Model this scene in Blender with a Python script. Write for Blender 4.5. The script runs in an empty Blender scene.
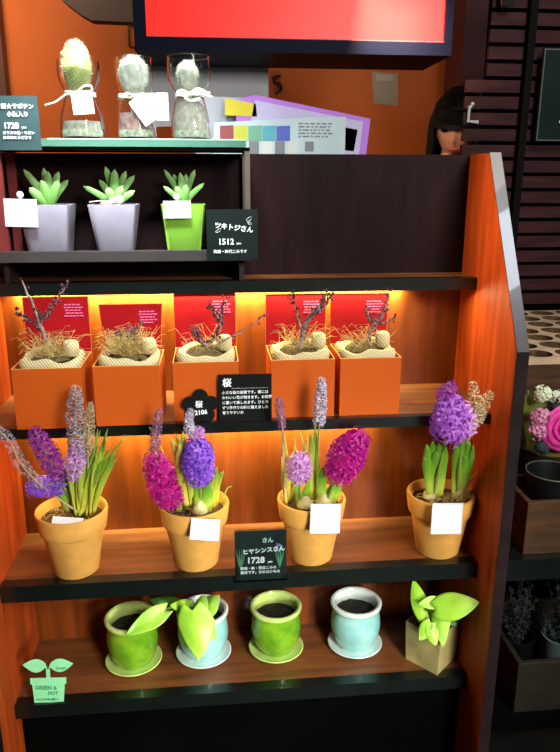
import bpy, math, random
from mathutils import Vector, Matrix, Euler, noise
C = bpy.context.scene.collection
PI = math.pi
rnd = random.Random(7)
V = Vector

# ------------------------------------------------------------------ materials
def mat(name, col, rough=.5, metal=0, spec=.5, emit=None, estr=1.0, noise_amt=0, nscale=20, stretch=(1,1,1), bump=0, trans=0, alpha=1, sss=0, coat=0, col2=None, ior=1.45):
    m = bpy.data.materials.new(name); m.use_nodes = True
    nt = m.node_tree; b = nt.nodes['Principled BSDF']
    b.inputs['Base Color'].default_value = (*col, 1)
    b.inputs['Roughness'].default_value = rough
    b.inputs['Metallic'].default_value = metal
    b.inputs['Specular IOR Level'].default_value = spec
    b.inputs['IOR'].default_value = ior
    b.inputs['Transmission Weight'].default_value = trans
    b.inputs['Alpha'].default_value = alpha
    b.inputs['Coat Weight'].default_value = coat
    if sss:
        b.inputs['Subsurface Weight'].default_value = sss
        b.inputs['Subsurface Radius'].default_value = (.01, .008, .005)
    if emit:
        b.inputs['Emission Color'].default_value = (*emit, 1)
        b.inputs['Emission Strength'].default_value = estr
    if noise_amt or bump:
        tc = nt.nodes.new('ShaderNodeTexCoord'); mp = nt.nodes.new('ShaderNodeMapping')
        mp.inputs['Scale'].default_value = stretch
        nz = nt.nodes.new('ShaderNodeTexNoise'); nz.inputs['Scale'].default_value = nscale; nz.inputs['Detail'].default_value = 5
        nt.links.new(tc.outputs['Object'], mp.inputs['Vector']); nt.links.new(mp.outputs['Vector'], nz.inputs['Vector'])
        if noise_amt:
            rp = nt.nodes.new('ShaderNodeValToRGB')
            c2 = col2 or tuple(c*(1-noise_amt) for c in col)
            c1 = col if col2 else tuple(min(1, c*(1+noise_amt*.5)) for c in col)
            rp.color_ramp.elements[0].position = .3; rp.color_ramp.elements[0].color = (*c2, 1)
            rp.color_ramp.elements[1].position = .7; rp.color_ramp.elements[1].color = (*c1, 1)
            nt.links.new(nz.outputs['Fac'], rp.inputs['Fac']); nt.links.new(rp.outputs['Color'], b.inputs['Base Color'])
        if bump:
            bp = nt.nodes.new('ShaderNodeBump'); bp.inputs['Strength'].default_value = bump; bp.inputs['Distance'].default_value = .002
            nt.links.new(nz.outputs['Fac'], bp.inputs['Height']); nt.links.new(bp.outputs['Normal'], b.inputs['Normal'])
    return m

def stripe_mat(name, c1, c2, freq, vec=(1,0,1), width=.5, rough=.8, coords='Object', border=None):
    """diagonal stripes; with border, stripes only in a band at the edge of the (x,z) bounding box"""
    m = mat(name, c1, rough); nt = m.node_tree; b = nt.nodes['Principled BSDF']
    tc = nt.nodes.new('ShaderNodeTexCoord')
    dot = nt.nodes.new('ShaderNodeVectorMath'); dot.operation = 'DOT_PRODUCT'; dot.inputs[1].default_value = tuple(v*freq for v in vec)
    nt.links.new(tc.outputs[coords], dot.inputs[0])
    fr = nt.nodes.new('ShaderNodeMath'); fr.operation = 'FRACT'; nt.links.new(dot.outputs['Value'], fr.inputs[0])
    lt = nt.nodes.new('ShaderNodeMath'); lt.operation = 'LESS_THAN'; lt.inputs[1].default_value = width; nt.links.new(fr.outputs[0], lt.inputs[0])
    fac = lt.outputs[0]
    if border:
        sx = nt.nodes.new('ShaderNodeSeparateXYZ'); nt.links.new(tc.outputs['Generated'], sx.inputs[0])
        outs = []
        for k in ('X', 'Z'):
            a = nt.nodes.new('ShaderNodeMath'); a.operation = 'SUBTRACT'; a.inputs[1].default_value = .5; nt.links.new(sx.outputs[k], a.inputs[0])
            c = nt.nodes.new('ShaderNodeMath'); c.operation = 'ABSOLUTE'; nt.links.new(a.outputs[0], c.inputs[0]); outs.append(c)
        mx = nt.nodes.new('ShaderNodeMath'); mx.operation = 'MAXIMUM'; nt.links.new(outs[0].outputs[0], mx.inputs[0]); nt.links.new(outs[1].outputs[0], mx.inputs[1])
        g = nt.nodes.new('ShaderNodeMath'); g.operation = 'GREATER_THAN'; g.inputs[1].default_value = border; nt.links.new(mx.outputs[0], g.inputs[0])
        mu = nt.nodes.new('ShaderNodeMath'); mu.operation = 'MULTIPLY'; nt.links.new(fac, mu.inputs[0]); nt.links.new(g.outputs[0], mu.inputs[1]); fac = mu.outputs[0]
    mix = nt.nodes.new('ShaderNodeMixRGB'); mix.inputs[1].default_value = (*c1, 1); mix.inputs[2].default_value = (*c2, 1)
    nt.links.new(fac, mix.inputs[0]); nt.links.new(mix.outputs[0], b.inputs['Base Color'])
    return m

def grad_mat(name, stops, rough=.6, axis='Z', sss=0):
    """colour ramp along one generated axis (leaf base to tip etc.) with a little noise"""
    m = mat(name, stops[0][1], rough, sss=sss); nt = m.node_tree; b = nt.nodes['Principled BSDF']
    tc = nt.nodes.new('ShaderNodeTexCoord'); sx = nt.nodes.new('ShaderNodeSeparateXYZ'); nt.links.new(tc.outputs['Generated'], sx.inputs[0])
    nz = nt.nodes.new('ShaderNodeTexNoise'); nz.inputs['Scale'].default_value = 60; nt.links.new(tc.outputs['Object'], nz.inputs['Vector'])
    ma = nt.nodes.new('ShaderNodeMath'); ma.operation = 'MULTIPLY_ADD'; ma.inputs[1].default_value = .25; nt.links.new(nz.outputs['Fac'], ma.inputs[0])
    su = nt.nodes.new('ShaderNodeMath'); su.operation = 'SUBTRACT'; su.inputs[1].default_value = .17; nt.links.new(sx.outputs[axis], su.inputs[0]); nt.links.new(su.outputs[0], ma.inputs[2])
    rp = nt.nodes.new('ShaderNodeValToRGB'); e = rp.color_ramp.elements
    e[0].position, e[0].color = stops[0][0], (*stops[0][1], 1); e[1].position, e[1].color = stops[-1][0], (*stops[-1][1], 1)
    for p, c in stops[1:-1]:
        n = e.new(p); n.color = (*c, 1)
    nt.links.new(ma.outputs[0], rp.inputs['Fac']); nt.links.new(rp.outputs['Color'], b.inputs['Base Color'])
    return m

M = {}
M['wood'] = mat('red_wood', (.17,.036,.005), .38, spec=.3, noise_amt=.45, nscale=9, stretch=(6,6,.6), coat=.15)
M['wood_h'] = mat('shelf_wood', (.21,.066,.018), .45, noise_amt=.5, nscale=9, stretch=(.7,6,6), coat=.2)
M['wood_side'] = mat('side_wood', (.42,.060,.008), .55, spec=.2, noise_amt=.4, nscale=9, stretch=(6,6,.5))
M['darkwood'] = mat('dark_wood', (.014,.0045,.005), .6, spec=.12, noise_amt=.4, nscale=8, stretch=(6,6,.7))
M['edge'] = mat('black_green_laminate', (.004,.007,.006), .3, noise_amt=.3, nscale=30, coat=.3)
M['black'] = mat('black_panel', (.0016,.002,.0018), .9, spec=.02, noise_amt=.3, nscale=10)
M['panel_edge'] = mat('panel_front_edge', (.016,.008,.009), .34, noise_amt=.5, nscale=30, coat=.2)
M['orange_wall'] = mat('orange_wall_paint', (.62,.13,.02), .75, noise_amt=.2, nscale=2)
M['floor'] = mat('dark_floor', (.02,.018,.015), .5, noise_amt=.4, nscale=5)
M['terracotta'] = mat('terracotta', (.74,.365,.075), .75, noise_amt=.22, nscale=22, bump=.15)
M['soil'] = mat('soil', (.10,.055,.02), .95, noise_amt=.7, nscale=90, bump=.8)
M['darksoil'] = mat('dark_soil', (.022,.018,.014), .95, noise_amt=.7, nscale=120, bump=1)
M['white_card'] = mat('white_card', (.90,.92,.94), .6)
M['tag'] = stripe_mat('tag_dashed_border', (.88,.91,.97), (.42,.42,.50), 16, coords='Generated', border=.43)
M['ink'] = mat('grey_ink', (.58,.60,.68), .7)
M['chalk'] = mat('chalk_white', (.85,.9,.9), .7, emit=(.8,.9,.9), estr=.25)
M['blackboard'] = mat('blackboard', (.006,.015,.015), .35, noise_amt=.3, nscale=15)
M['blackcard'] = mat('black_card', (.004,.005,.005), .7, spec=.2)
M['box'] = mat('orange_card_box', (.62,.105,.007), .65, spec=.25, noise_amt=.1, nscale=5)
M['boxedge'] = mat('box_paper_edge', (.85,.42,.12), .7)
M['lid'] = mat('red_lid', (.30,.003,.006), .6, spec=.2, noise_amt=.25, nscale=6)
M['pink_ink'] = mat('pink_print', (.85,.13,.30), .6)
M['jute'] = stripe_mat('jute_wrap', (.70,.61,.36), (.36,.27,.12), 210, vec=(1,.3,.75), width=.30)
M['moss'] = mat('dry_fibre_moss', (.58,.42,.15), .9, noise_amt=.6, nscale=80)
M['mossdark'] = mat('moss_bed', (.13,.09,.032), .95, noise_amt=.7, nscale=90, bump=.8)
M['bark'] = mat('twig_bark', (.36,.25,.25), .8, noise_amt=.7, nscale=90)
M['bud'] = mat('cherry_buds', (.06,.02,.025), .8)
M['palebud'] = mat('pale_buds', (.10,.045,.06), .8)
M['strap_leaf'] = grad_mat('hyacinth_leaf', ((.0,(.62,.66,.12)), (.45,(.24,.52,.04)), (1,(.12,.34,.03))), .45, sss=.1)
M['grass_leaf'] = grad_mat('grass_leaf', ((.0,(.70,.68,.08)), (.5,(.48,.64,.06)), (.85,(.22,.42,.05)), (1,(.34,.32,.12))), .5, sss=.1)
M['yellow_leaf'] = grad_mat('yellow_leaf', ((.0,(.80,.72,.14)), (.6,(.62,.64,.08)), (1,(.78,.58,.14))), .5, sss=.1)
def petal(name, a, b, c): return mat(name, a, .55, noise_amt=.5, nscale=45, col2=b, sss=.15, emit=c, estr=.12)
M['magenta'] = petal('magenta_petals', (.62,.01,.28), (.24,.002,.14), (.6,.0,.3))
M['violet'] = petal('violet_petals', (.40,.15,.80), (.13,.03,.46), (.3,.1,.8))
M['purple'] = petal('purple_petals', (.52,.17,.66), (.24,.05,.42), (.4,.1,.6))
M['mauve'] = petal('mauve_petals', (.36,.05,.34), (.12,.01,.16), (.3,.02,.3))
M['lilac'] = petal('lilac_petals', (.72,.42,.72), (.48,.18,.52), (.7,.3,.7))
M['wither'] = mat('withered_florets', (.50,.40,.44), .85, noise_amt=.5, nscale=60)
M['wither_p'] = mat('withered_purple_florets', (.36,.16,.30), .85, noise_amt=.5, nscale=60)
M['pale_spike'] = mat('pale_lilac_florets', (.62,.55,.70), .8, noise_amt=.35, nscale=60)
M['dry'] = mat('dry_straw_florets', (.62,.48,.26), .85, noise_amt=.4, nscale=60)
M['stem'] = mat('green_stem', (.30,.42,.08), .5, noise_amt=.3, nscale=30)
M['drystem'] = mat('pale_dry_stem', (.60,.48,.34), .6, noise_amt=.3, nscale=30)
M['bulb'] = mat('bulb_skin', (.70,.62,.30), .5, noise_amt=.35, nscale=30)
M['lime'] = grad_mat('lime_leaf', ((0,(.26,.56,.03)), (.5,(.44,.76,.07)), (1,(.58,.88,.20))), .4, 'X', sss=.15)
M['darkleaf'] = mat('dark_green_leaf', (.10,.30,.03), .5)  # uniform darker green for some pothos leaves
M['paper'] = mat('waxed_kraft_paper', (.52,.42,.17), .5, noise_amt=.35, nscale=25)
M['greenpaper'] = mat('mint_paper', (.30,.82,.42), .6, noise_amt=.12, nscale=30)
M['greenink'] = mat('green_ink', (.04,.25,.12), .7)
M['lilacpot'] = mat('lilac_grey_ceramic', (.36,.335,.43), .4, noise_amt=.12, nscale=30)
M['limepot'] = mat('lime_ceramic', (.28,.60,.07), .3, noise_amt=.08, nscale=30)
M['succ'] = grad_mat('succulent_leaf', ((0,(.10,.24,.05)), (.6,(.16,.38,.09)), (1,(.36,.56,.22))), .5, sss=.1)
M['metal'] = mat('dark_metal', (.035,.027,.027), .5, metal=.2, spec=.3, noise_amt=.3, nscale=20)
M['postmetal'] = mat('brown_grey_metal', (.13,.10,.09), .4, metal=.2, noise_amt=.3, nscale=20)
M['rust'] = mat('red_brown_post', (.16,.022,.02), .5, noise_amt=.4, nscale=20)
M['glass'] = mat('clear_glass', (.97,1,.99), .02, trans=1, ior=1.2)
M['greenglass'] = mat('green_glass_shelf', (.10,.24,.18), .15, trans=.35, alpha=1)
M['gravel'] = mat('pale_gravel', (.80,.86,.66), .9, noise_amt=.5, nscale=160, bump=1)
M['gravel2'] = mat('coloured_gravel', (.75,.62,.55), .9, noise_amt=.8, nscale=120, bump=1, col2=(.50,.20,.22))
M['gravel3'] = mat('grey_sand', (.74,.74,.68), .9, noise_amt=.6, nscale=140, bump=1, col2=(.42,.38,.26))
M['cactus'] = mat('yellow_green_cactus', (.50,.47,.16), .8, noise_amt=.6, nscale=45, col2=(.20,.27,.08))
M['wcactus'] = mat('white_woolly_cactus', (.80,.82,.74), .9, noise_amt=.5, nscale=110, col2=(.42,.46,.38))
M['spine'] = mat('cactus_spines', (.66,.64,.50), .8)
M['raffia'] = mat('raffia_ribbon', (.86,.82,.68), .7)
M['stick'] = mat('wood_peg', (.78,.70,.55), .6)
def ceramic(name, a, b, rough=.12):
    m = mat(name, a, rough, noise_amt=.6, nscale=26, col2=b, coat=.6)
    nt = m.node_tree; bs = nt.nodes['Principled BSDF']
    tc = nt.nodes.new('ShaderNodeTexCoord'); vo = nt.nodes.new('ShaderNodeTexVoronoi'); vo.feature = 'DISTANCE_TO_EDGE'; vo.inputs['Scale'].default_value = 90
    nt.links.new(tc.outputs['Object'], vo.inputs['Vector'])
    bp = nt.nodes.new('ShaderNodeBump'); bp.inputs['Strength'].default_value = .35; bp.inputs['Distance'].default_value = .0015
    nt.links.new(vo.outputs['Distance'], bp.inputs['Height']); nt.links.new(bp.outputs['Normal'], bs.inputs['Normal'])
    return m
M['greenglaze'] = ceramic('green_crackle_glaze', (.25,.47,.02), (.07,.25,.008))
M['greenrim'] = mat('green_glazed_rim', (.66,.82,.24), .12, noise_amt=.3, nscale=20, coat=.6)
M['blueglaze'] = ceramic('pale_blue_crackle_glaze', (.42,.76,.72), (.24,.58,.60))
M['bluerim'] = mat('pale_blue_glazed_rim', (.85,.97,.90), .12, noise_amt=.2, nscale=20, coat=.6)
M['glow_led'] = mat('warm_led', (1,.8,.4), .5, emit=(1,.62,.2), estr=4)
M['red_screen'] = mat('red_lit_panel', (.6,.01,.01), .4, emit=(1,.018,.010), estr=.95)
M['navy'] = mat('navy_frame', (.0035,.005,.018), .6, spec=.1, noise_amt=.2, nscale=8)
M['greysheet'] = mat('grey_paper_sheet', (.75,.77,.85), .7, noise_amt=.15, nscale=8)
M['slat'] = mat('slat_wood', (.046,.014,.015), .7, spec=.15, noise_amt=.5, nscale=14, stretch=(.5,4,4))
M['slatpost'] = mat('slat_post', (.004,.0035,.003), .8, spec=.1)
M['skin'] = mat('skin', (.66,.31,.20), .5, sss=.15)
M['lips'] = mat('lips', (.35,.06,.05), .5)
M['hair'] = mat('black_hair', (.005,.004,.004), .6, spec=.3, noise_amt=.5, nscale=60, stretch=(3,3,.3))
M['coat'] = mat('dark_coat', (.012,.012,.016), .85)
M['trouser'] = mat('dark_trousers', (.015,.016,.022), .85)
M['eye'] = mat('dark_eye', (.01,.006,.005), .2)
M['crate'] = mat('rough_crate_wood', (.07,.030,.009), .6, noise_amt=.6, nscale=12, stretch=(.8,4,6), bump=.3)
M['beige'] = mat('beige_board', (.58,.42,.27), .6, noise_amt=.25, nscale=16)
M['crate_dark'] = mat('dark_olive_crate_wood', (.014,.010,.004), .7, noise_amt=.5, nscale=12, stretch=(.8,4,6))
M['blackpot'] = mat('black_plastic_pot', (.004,.005,.005), .4)
M['rose'] = mat('pink_rose_petals', (.80,.06,.38), .5, noise_amt=.35, nscale=40, sss=.15, emit=(.8,.05,.35), estr=.1)
M['whitefl'] = mat('cream_blossom', (.70,.76,.55), .6, noise_amt=.2, nscale=60)
M['mintfl'] = mat('mint_blossom', (.42,.62,.52), .6, noise_amt=.2, nscale=60)
M['pinkfl'] = mat('pale_pink_blossom', (.66,.24,.42), .6, noise_amt=.3, nscale=60)
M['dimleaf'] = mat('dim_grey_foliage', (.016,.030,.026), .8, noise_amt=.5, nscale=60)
M['olive'] = mat('olive_moss', (.14,.13,.02), .9, noise_amt=.5, nscale=40)
for n, c in (('purple_sheet',(.32,.12,.50)), ('lav_sheet',(.36,.33,.50)), ('yellow_paper',(.45,.38,.01)), ('white_leaflet',(.36,.45,.48)), ('sw_maroon',(.20,.035,.04)), ('sw_yellow',(.36,.38,.03)), ('sw_green',(.11,.28,.19)), ('sw_teal',(.06,.27,.33)), ('sw_blue',(.05,.08,.36)), ('sw_grey',(.13,.18,.19)), ('sw_light',(.45,.47,.45)), ('greytag',(.38,.30,.22)), ('sw_dark',(.14,.15,.16))):
    M[n] = mat(n, c, .6, noise_amt=.12, nscale=15)

# ------------------------------------------------------------------ mesh helpers
class MB:
    def __init__(s): s.v = []; s.f = []; s.m = []; s.cur = 0
    def add(s, vs, fs):
        o = len(s.v); s.v += [tuple(p) for p in vs]; s.f += [tuple(i+o for i in f) for f in fs]; s.m += [s.cur]*len(fs)
    def box(s, x0, x1, y0, y1, z0, z1):
        s.add([(x0,y0,z0),(x1,y0,z0),(x1,y1,z0),(x0,y1,z0),(x0,y0,z1),(x1,y0,z1),(x1,y1,z1),(x0,y1,z1)],
              [(0,3,2,1),(4,5,6,7),(0,1,5,4),(1,2,6,5),(2,3,7,6),(3,0,4,7)])
    def prism(s, poly, axis, a, b):
        """extrude 2-D polygon; axis 'x': poly=(y,z); 'y': poly=(x,z); 'z': poly=(x,y)"""
        def P(p, t): return {'x':(t,p[0],p[1]),'y':(p[0],t,p[1]),'z':(p[0],p[1],t)}[axis]
        n = len(poly)
        s.add([P(p,a) for p in poly]+[P(p,b) for p in poly], [tuple(range(n)), tuple(range(2*n-1,n-1,-1))]+[(i,i+n,(i+1)%n+n,(i+1)%n) for i in range(n)])
    def tube(s, pts, rad, n=6, cap=True):
        pts = [V(p) for p in pts]; k = len(pts)
        if not hasattr(rad, '__len__'): rad = [rad]*k
        vs = []; fs = []; up = V((.13,.27,.95))
        for i, p in enumerate(pts):
            t = (pts[min(i+1,k-1)]-pts[max(i-1,0)]).normalized()
            a = t.cross(up)
            if a.length < .05: a = t.cross(V((1,0,0)))
            a.normalize(); b = t.cross(a)
            for j in range(n):
                q = 2*PI*j/n; vs.append(p+(a*math.cos(q)+b*math.sin(q))*rad[i])
        for i in range(k-1):
            for j in range(n): fs.append((i*n+j, i*n+(j+1)%n, (i+1)*n+(j+1)%n, (i+1)*n+j))
        if cap: fs += [tuple(range(n-1,-1,-1)), tuple((k-1)*n+j for j in range(n))]
        s.add(vs, fs)
    def lathe(s, prof, n=40, c=(0,0,0), sq=0, rot=0):
        """prof = [(r,z)...]; sq>0 squares the plan"""
        vs = []; fs = []; k = len(prof)
        for r, z in prof:
            for j in range(n):
                a = 2*PI*j/n; ca, sa = math.cos(a), math.sin(a)
                g = 1/((abs(ca)**(2+sq)+abs(sa)**(2+sq))**(1/(2+sq))) if sq else 1
                vs.append((c[0]+r*g*math.cos(a+rot), c[1]+r*g*math.sin(a+rot), c[2]+z))
        for i in range(k-1):
            for j in range(n): fs.append((i*n+j, i*n+(j+1)%n, (i+1)*n+(j+1)%n, (i+1)*n+j))
        s.add(vs, fs)
    def blob(s, c, r, n=8, k=6, sx=1, sy=1, sz=1, jit=0):
        vs = []; fs = []
        for i in range(k+1):
            th = PI*i/k
            for j in range(n):
                ph = 2*PI*j/n; q = r*(1+jit*rnd.uniform(-1,1))
                vs.append((c[0]+q*sx*math.sin(th)*math.cos(ph), c[1]+q*sy*math.sin(th)*math.sin(ph), c[2]-q*sz*math.cos(th)))
        for i in range(k):
            for j in range(n): fs.append((i*n+j, i*n+(j+1)%n, (i+1)*n+(j+1)%n, (i+1)*n+j))
        s.add(vs, fs)
    def leaf(s, pts, widths, side, fold=.0, thick=0):
        """strap leaf along pts; side = vector across; fold lifts the margins"""
        pts = [V(p) for p in pts]; k = len(pts); vs = []; fs = []; side = V(side).normalized()
        for i, p in enumerate(pts):
            t = (pts[min(i+1,k-1)]-pts[max(i-1,0)]).normalized()
            a = (side - t*side.dot(t)).normalized(); nrm = t.cross(a)
            w = widths[i]
            for u in (-1,-.5,0,.5,1): vs.append(p + a*w*u + nrm*(abs(u)**1.5)*w*fold)
        for i in range(k-1):
            for j in range(4): fs.append((i*5+j, i*5+j+1, (i+1)*5+j+1, (i+1)*5+j))
        s.add(vs, fs)
    def build(s, name, mats, parent=None, smooth=True, loc=None, solid=0, bevel=0, sub=0):
        me = bpy.data.meshes.new(name); me.from_pydata(s.v, [], s.f); me.update()
        if not isinstance(mats, (list, tuple)): mats = [mats]
        for m in mats: me.materials.append(m)
        if len(mats) > 1: me.polygons.foreach_set('material_index', s.m)
        o = bpy.data.objects.new(name, me); C.objects.link(o)
        if parent: o.parent = parent
        if loc: o.location = loc
        me.polygons.foreach_set('use_smooth', [smooth]*len(me.polygons))
        if smooth: 
            try: me.set_sharp_from_angle(angle=math.radians(42))
            except Exception: pass
        if solid:
            d = o.modifiers.new('s','SOLIDIFY'); d.thickness = solid; d.offset = 0
        if bevel:
            d = o.modifiers.new('b','BEVEL'); d.width = bevel; d.segments = 2; d.limit_method = 'ANGLE'
        if sub:
            d = o.modifiers.new('u','SUBSURF'); d.levels = sub; d.render_levels = sub
        return o

def bez(*p, n=10):
    """smooth curve through control points (Catmull-Rom)"""
    p = [V(q) for q in p]
    if len(p) == 2: return [p[0].lerp(p[1], i/n) for i in range(n+1)]
    q = [2*p[0]-p[1]]+p+[2*p[-1]-p[-2]]; out = []
    for i in range(1, len(q)-2):
        for j in range(n):
            t = j/n; out.append(.5*((2*q[i])+(-q[i-1]+q[i+1])*t+(2*q[i-1]-5*q[i]+4*q[i+1]-q[i+2])*t*t+(-q[i-1]+3*q[i]-3*q[i+1]+q[i+2])*t**3))
    out.append(p[-1]); return out

def tag(o, label, cat, group=None):
    o['label'] = label; o['category'] = cat
    if group: o['group'] = group
    return o
def thing(name, loc, label, cat, group=None, rz=0, rot=None):
    o = bpy.data.objects.new(name, None); C.objects.link(o); o.empty_display_size = .02
    o.location = loc; o.rotation_euler = rot or (0,0,rz)
    return tag(o, label, cat, group)
def struct(o): o['kind'] = 'structure'; return o

def text(parent, s, size, x, z, m, y=-.0018, name='lettering', align='LEFT', bold=0, rz=0, shear=0, label=None, ext=.0003):
    cu = bpy.data.curves.new(name, 'FONT'); cu.body = s; cu.size = size; cu.align_x = align; cu.extrude = ext; cu.offset = bold; cu.shear = shear
    cu.resolution_u = 3
    tmp = bpy.data.objects.new('tmp', cu); C.objects.link(tmp)
    dg = bpy.context.evaluated_depsgraph_get(); dg.update()
    me = bpy.data.meshes.new_from_object(tmp.evaluated_get(dg)); me.name = name
    bpy.data.objects.remove(tmp); 
    me.materials.clear(); me.materials.append(m)
    o = bpy.data.objects.new(name, me); C.objects.link(o); o.parent = parent
    o.location = (x, y, z); o.rotation_euler = Euler((PI/2, 0, 0)); 
    if rz: o.rotation_euler = (Matrix.Rotation(-rz, 3, 'Y') @ Euler((PI/2,0,0)).to_matrix()).to_euler()
    if label: o['label'] = label
    return o
def box(name, m, b, parent=None, bevel=0, smooth=False):
    q = MB(); q.box(*b); return q.build(name, m, parent, smooth=smooth, bevel=bevel)

# ------------------------------------------------------------------ dimensions (metres)
Z2, Z3, Z4, Z5 = .3055, .1008, -.1685, -.3987     # shelf tops
XL, XR, YB, YF, Y2 = -.404, .390, .178, -.070, .102
FLOOR = -.75

# ================================================================== setting
struct(box('floor', M['floor'], (-2.5, 3, -2.5, 2.1, FLOOR-.05, FLOOR)))
struct(box('wall_back', M['orange_wall'], (-2.0, 2.6, 2.0, 2.08, FLOOR, 2.0)))
q = MB()   # dark curved board, upper left, standing in for a shadow on the wall
q.prism([(-.64,1.30),(-.545,1.05),(-.50,1.008),(-.455,.975),(-.42,.957),(-.20,.953),(-.20,1.30)], 'y', 1.5, 1.56)
struct(q.build('trim_1', mat('dark_brown_shadow_shape', (.025,.009,.006), .7), smooth=False))
struct(box('trim_2', mat('brown_corner_trim', (.10,.03,.015), .6), (-.92,-.815,1.90,1.96,FLOOR,1.6)))
# dark maroon block between the orange wall and the slatted screen
struct(box('trim_3', mat('maroon_block', (.075,.012,.012), .6, noise_amt=.3, nscale=3), (.895,1.75,1.7,1.9,FLOOR,1.9)))

# ================================================================== display shelf unit
unit = thing('display_shelf', (0,0,FLOOR), 'large reddish wooden display shelf holding all the potted plants, with slanted side panels', 'shelf')
def up(o): o.location.z -= FLOOR; return o       # children are built in world coordinates
prof = [(YF,FLOOR),(YF,.2202),(.096,.503),(.200,.503),(.200,FLOOR)]
for x0, x1 in ((XR,XR+.019),(XL-.019,XL)):
    q = MB(); q.prism(prof, 'x', x0, x1); sp = up(q.build('side_panel', M['wood_side'], unit, smooth=False))
    q = MB()
    e = .0012; ep = [(YF-e,FLOOR),(YF-e,.2208),(.0955,.5042),(.0965,.503),(YF,.2202),(YF,FLOOR)]
    q.prism([(YF-.002,FLOOR),(YF-.002,.2206),(.0945,.504),(.0965,.502),(YF+.0004,.2196),(YF+.0004,FLOOR)], 'x', x0+.0006, x1)
    q.build('front_edge', M['panel_edge'], sp, smooth=False)['label'] = 'glossy dark front edge of the side panel'
up(box('back_panel', M['wood'], (XL,XR,YB,YB+.018,FLOOR,.285), unit))
up(box('upper_back_panel', M['darkwood'], (XL,XR,YB,YB+.018,.285,.503), unit))['label'] = 'dark brown upper back panel'
def shelf(z, y0, th, edge=.022):
    s = up(box('shelf', M['wood_h'], (XL,XR,y0+edge,YB,z-.018,z-.0006), unit))
    q = MB(); q.prism([(y0,z-th),(y0+.012,z-th),(y0+edge,z-.018),(y0+edge,z),(y0,z)], 'x', XL, XR)
    q.build('edge_strip', M['edge'], s, smooth=False)['label'] = 'black front edge strip'
    return s
shelf(Z2, Y2, .020, .018); shelf(Z3, 0, .017, .014); shelf(Z4, 0, .029); shelf(Z5, 0, .026)
up(box('kick_panel', M['black'], (XL,XR,.03,.045,FLOOR,Z5-.026), unit))
for z, y in ((Z2-.018,.128), (Z3-.0165,.040)):
    up(box('light_strip', M['glow_led'], (XL+.02,XR-.06,y,y+.008,z-.006,z), unit))['label'] = 'warm glowing light strip under the shelf'

# ================================================================== terracotta pots with hyacinths
def floret(q, c, d, s, petals=6, w=.22, curl=1.0):
    """star-shaped bell flower at c facing direction d, size s"""
    d = V(d).normalized(); a = d.cross(V((.2,.1,1)));  a = a.normalized() if a.length > .05 else V((1,0,0)); b = d.cross(a)
    c = V(c); off = rnd.uniform(0, 6)
    for i in range(petals):
        t = off+2*PI*i/petals; r = a*math.cos(t)+b*math.sin(t); sd = d.cross(r)
        ss = s*rnd.uniform(.85,1.15)
        p = [c-d*s*.6, c+d*s*.02+r*ss*.16, c+d*ss*.32+r*ss*.50, c+d*ss*(.26-.20*curl)+r*ss*.95, c+d*ss*(.10-.55*curl)+r*ss*.98]
        ws = [.08, w*.75, w, w*.7, .02]
        vs = []; fs = []
        for k_, (pp, ww) in enumerate(zip(p, ws)): vs += [pp-sd*ss*ww, pp+sd*ss*ww]
        for k_ in range(4): fs.append((2*k_,2*k_+1,2*k_+3,2*k_+2))
        q.add(vs, fs)
def spike(parent, path, r0, r1, n, size, m, name='flower_spike', stem_m=None, petals=6, base=None, up_bias=.15, curl=1.15, w=.10, label=None, stem_r=.003):
    """flower spike following path, radius r0 (bottom) to r1 (top)"""
    pts = bez(*path, n=8); q = MB(); q.cur = 0
    L = len(pts)-1
    for i in range(n):
        f = (i+.5)/n; x = f*L; k = min(int(x), L-1); p = pts[k].lerp(pts[k+1], x-k); t = (pts[k+1]-pts[k]).normalized()
        a = t.cross(V((.3,-1,.2))).normalized(); b = t.cross(a); th = i*2.39996+rnd.uniform(-.25,.25)
        prof = math.sin(PI*(.12+.80*f))**.5
        r = (r0*(1-f)+r1*f)*prof*rnd.uniform(.85,1.1)
        d = a*math.cos(th)+b*math.sin(th)
        floret(q, p+d*r, d+t*up_bias*(1+2*f), size*rnd.uniform(.85,1.12), petals, w, curl)
    if r1 > .004:
        floret(q, pts[-1]+(pts[-1]-pts[-2]).normalized()*r1*.3, (pts[-1]-pts[-2]), size, petals, w, curl)
    o = q.build(name, m, parent)
    if label: o['label'] = label
    if 'wither' in name: stem_r = min(stem_r, .0016)
    s = MB(); full = (bez(base, *path, n=8) if base else pts)
    s.tube(full, [stem_r*(1-.4*i/len(full)) for i in range(len(full))], 7); s.build('stem', stem_m or M['stem'], o)
    return o
def strap(parent, pts, w, m, side=(1,0,0), fold=.35, taper=.75, name='leaf', solid=.0008):
    P = bez(*pts, n=6); n = len(P)-1
    ws = [w*(.75+.25*min(1,i/n*3))*(1-max(0,(i/n-taper)/(1-taper)))**.6 if i < n else w*.03 for i in range(n+1)]
    q = MB(); q.leaf(P, ws, side, fold); return q.build(name, m, parent, solid=solid)
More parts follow.
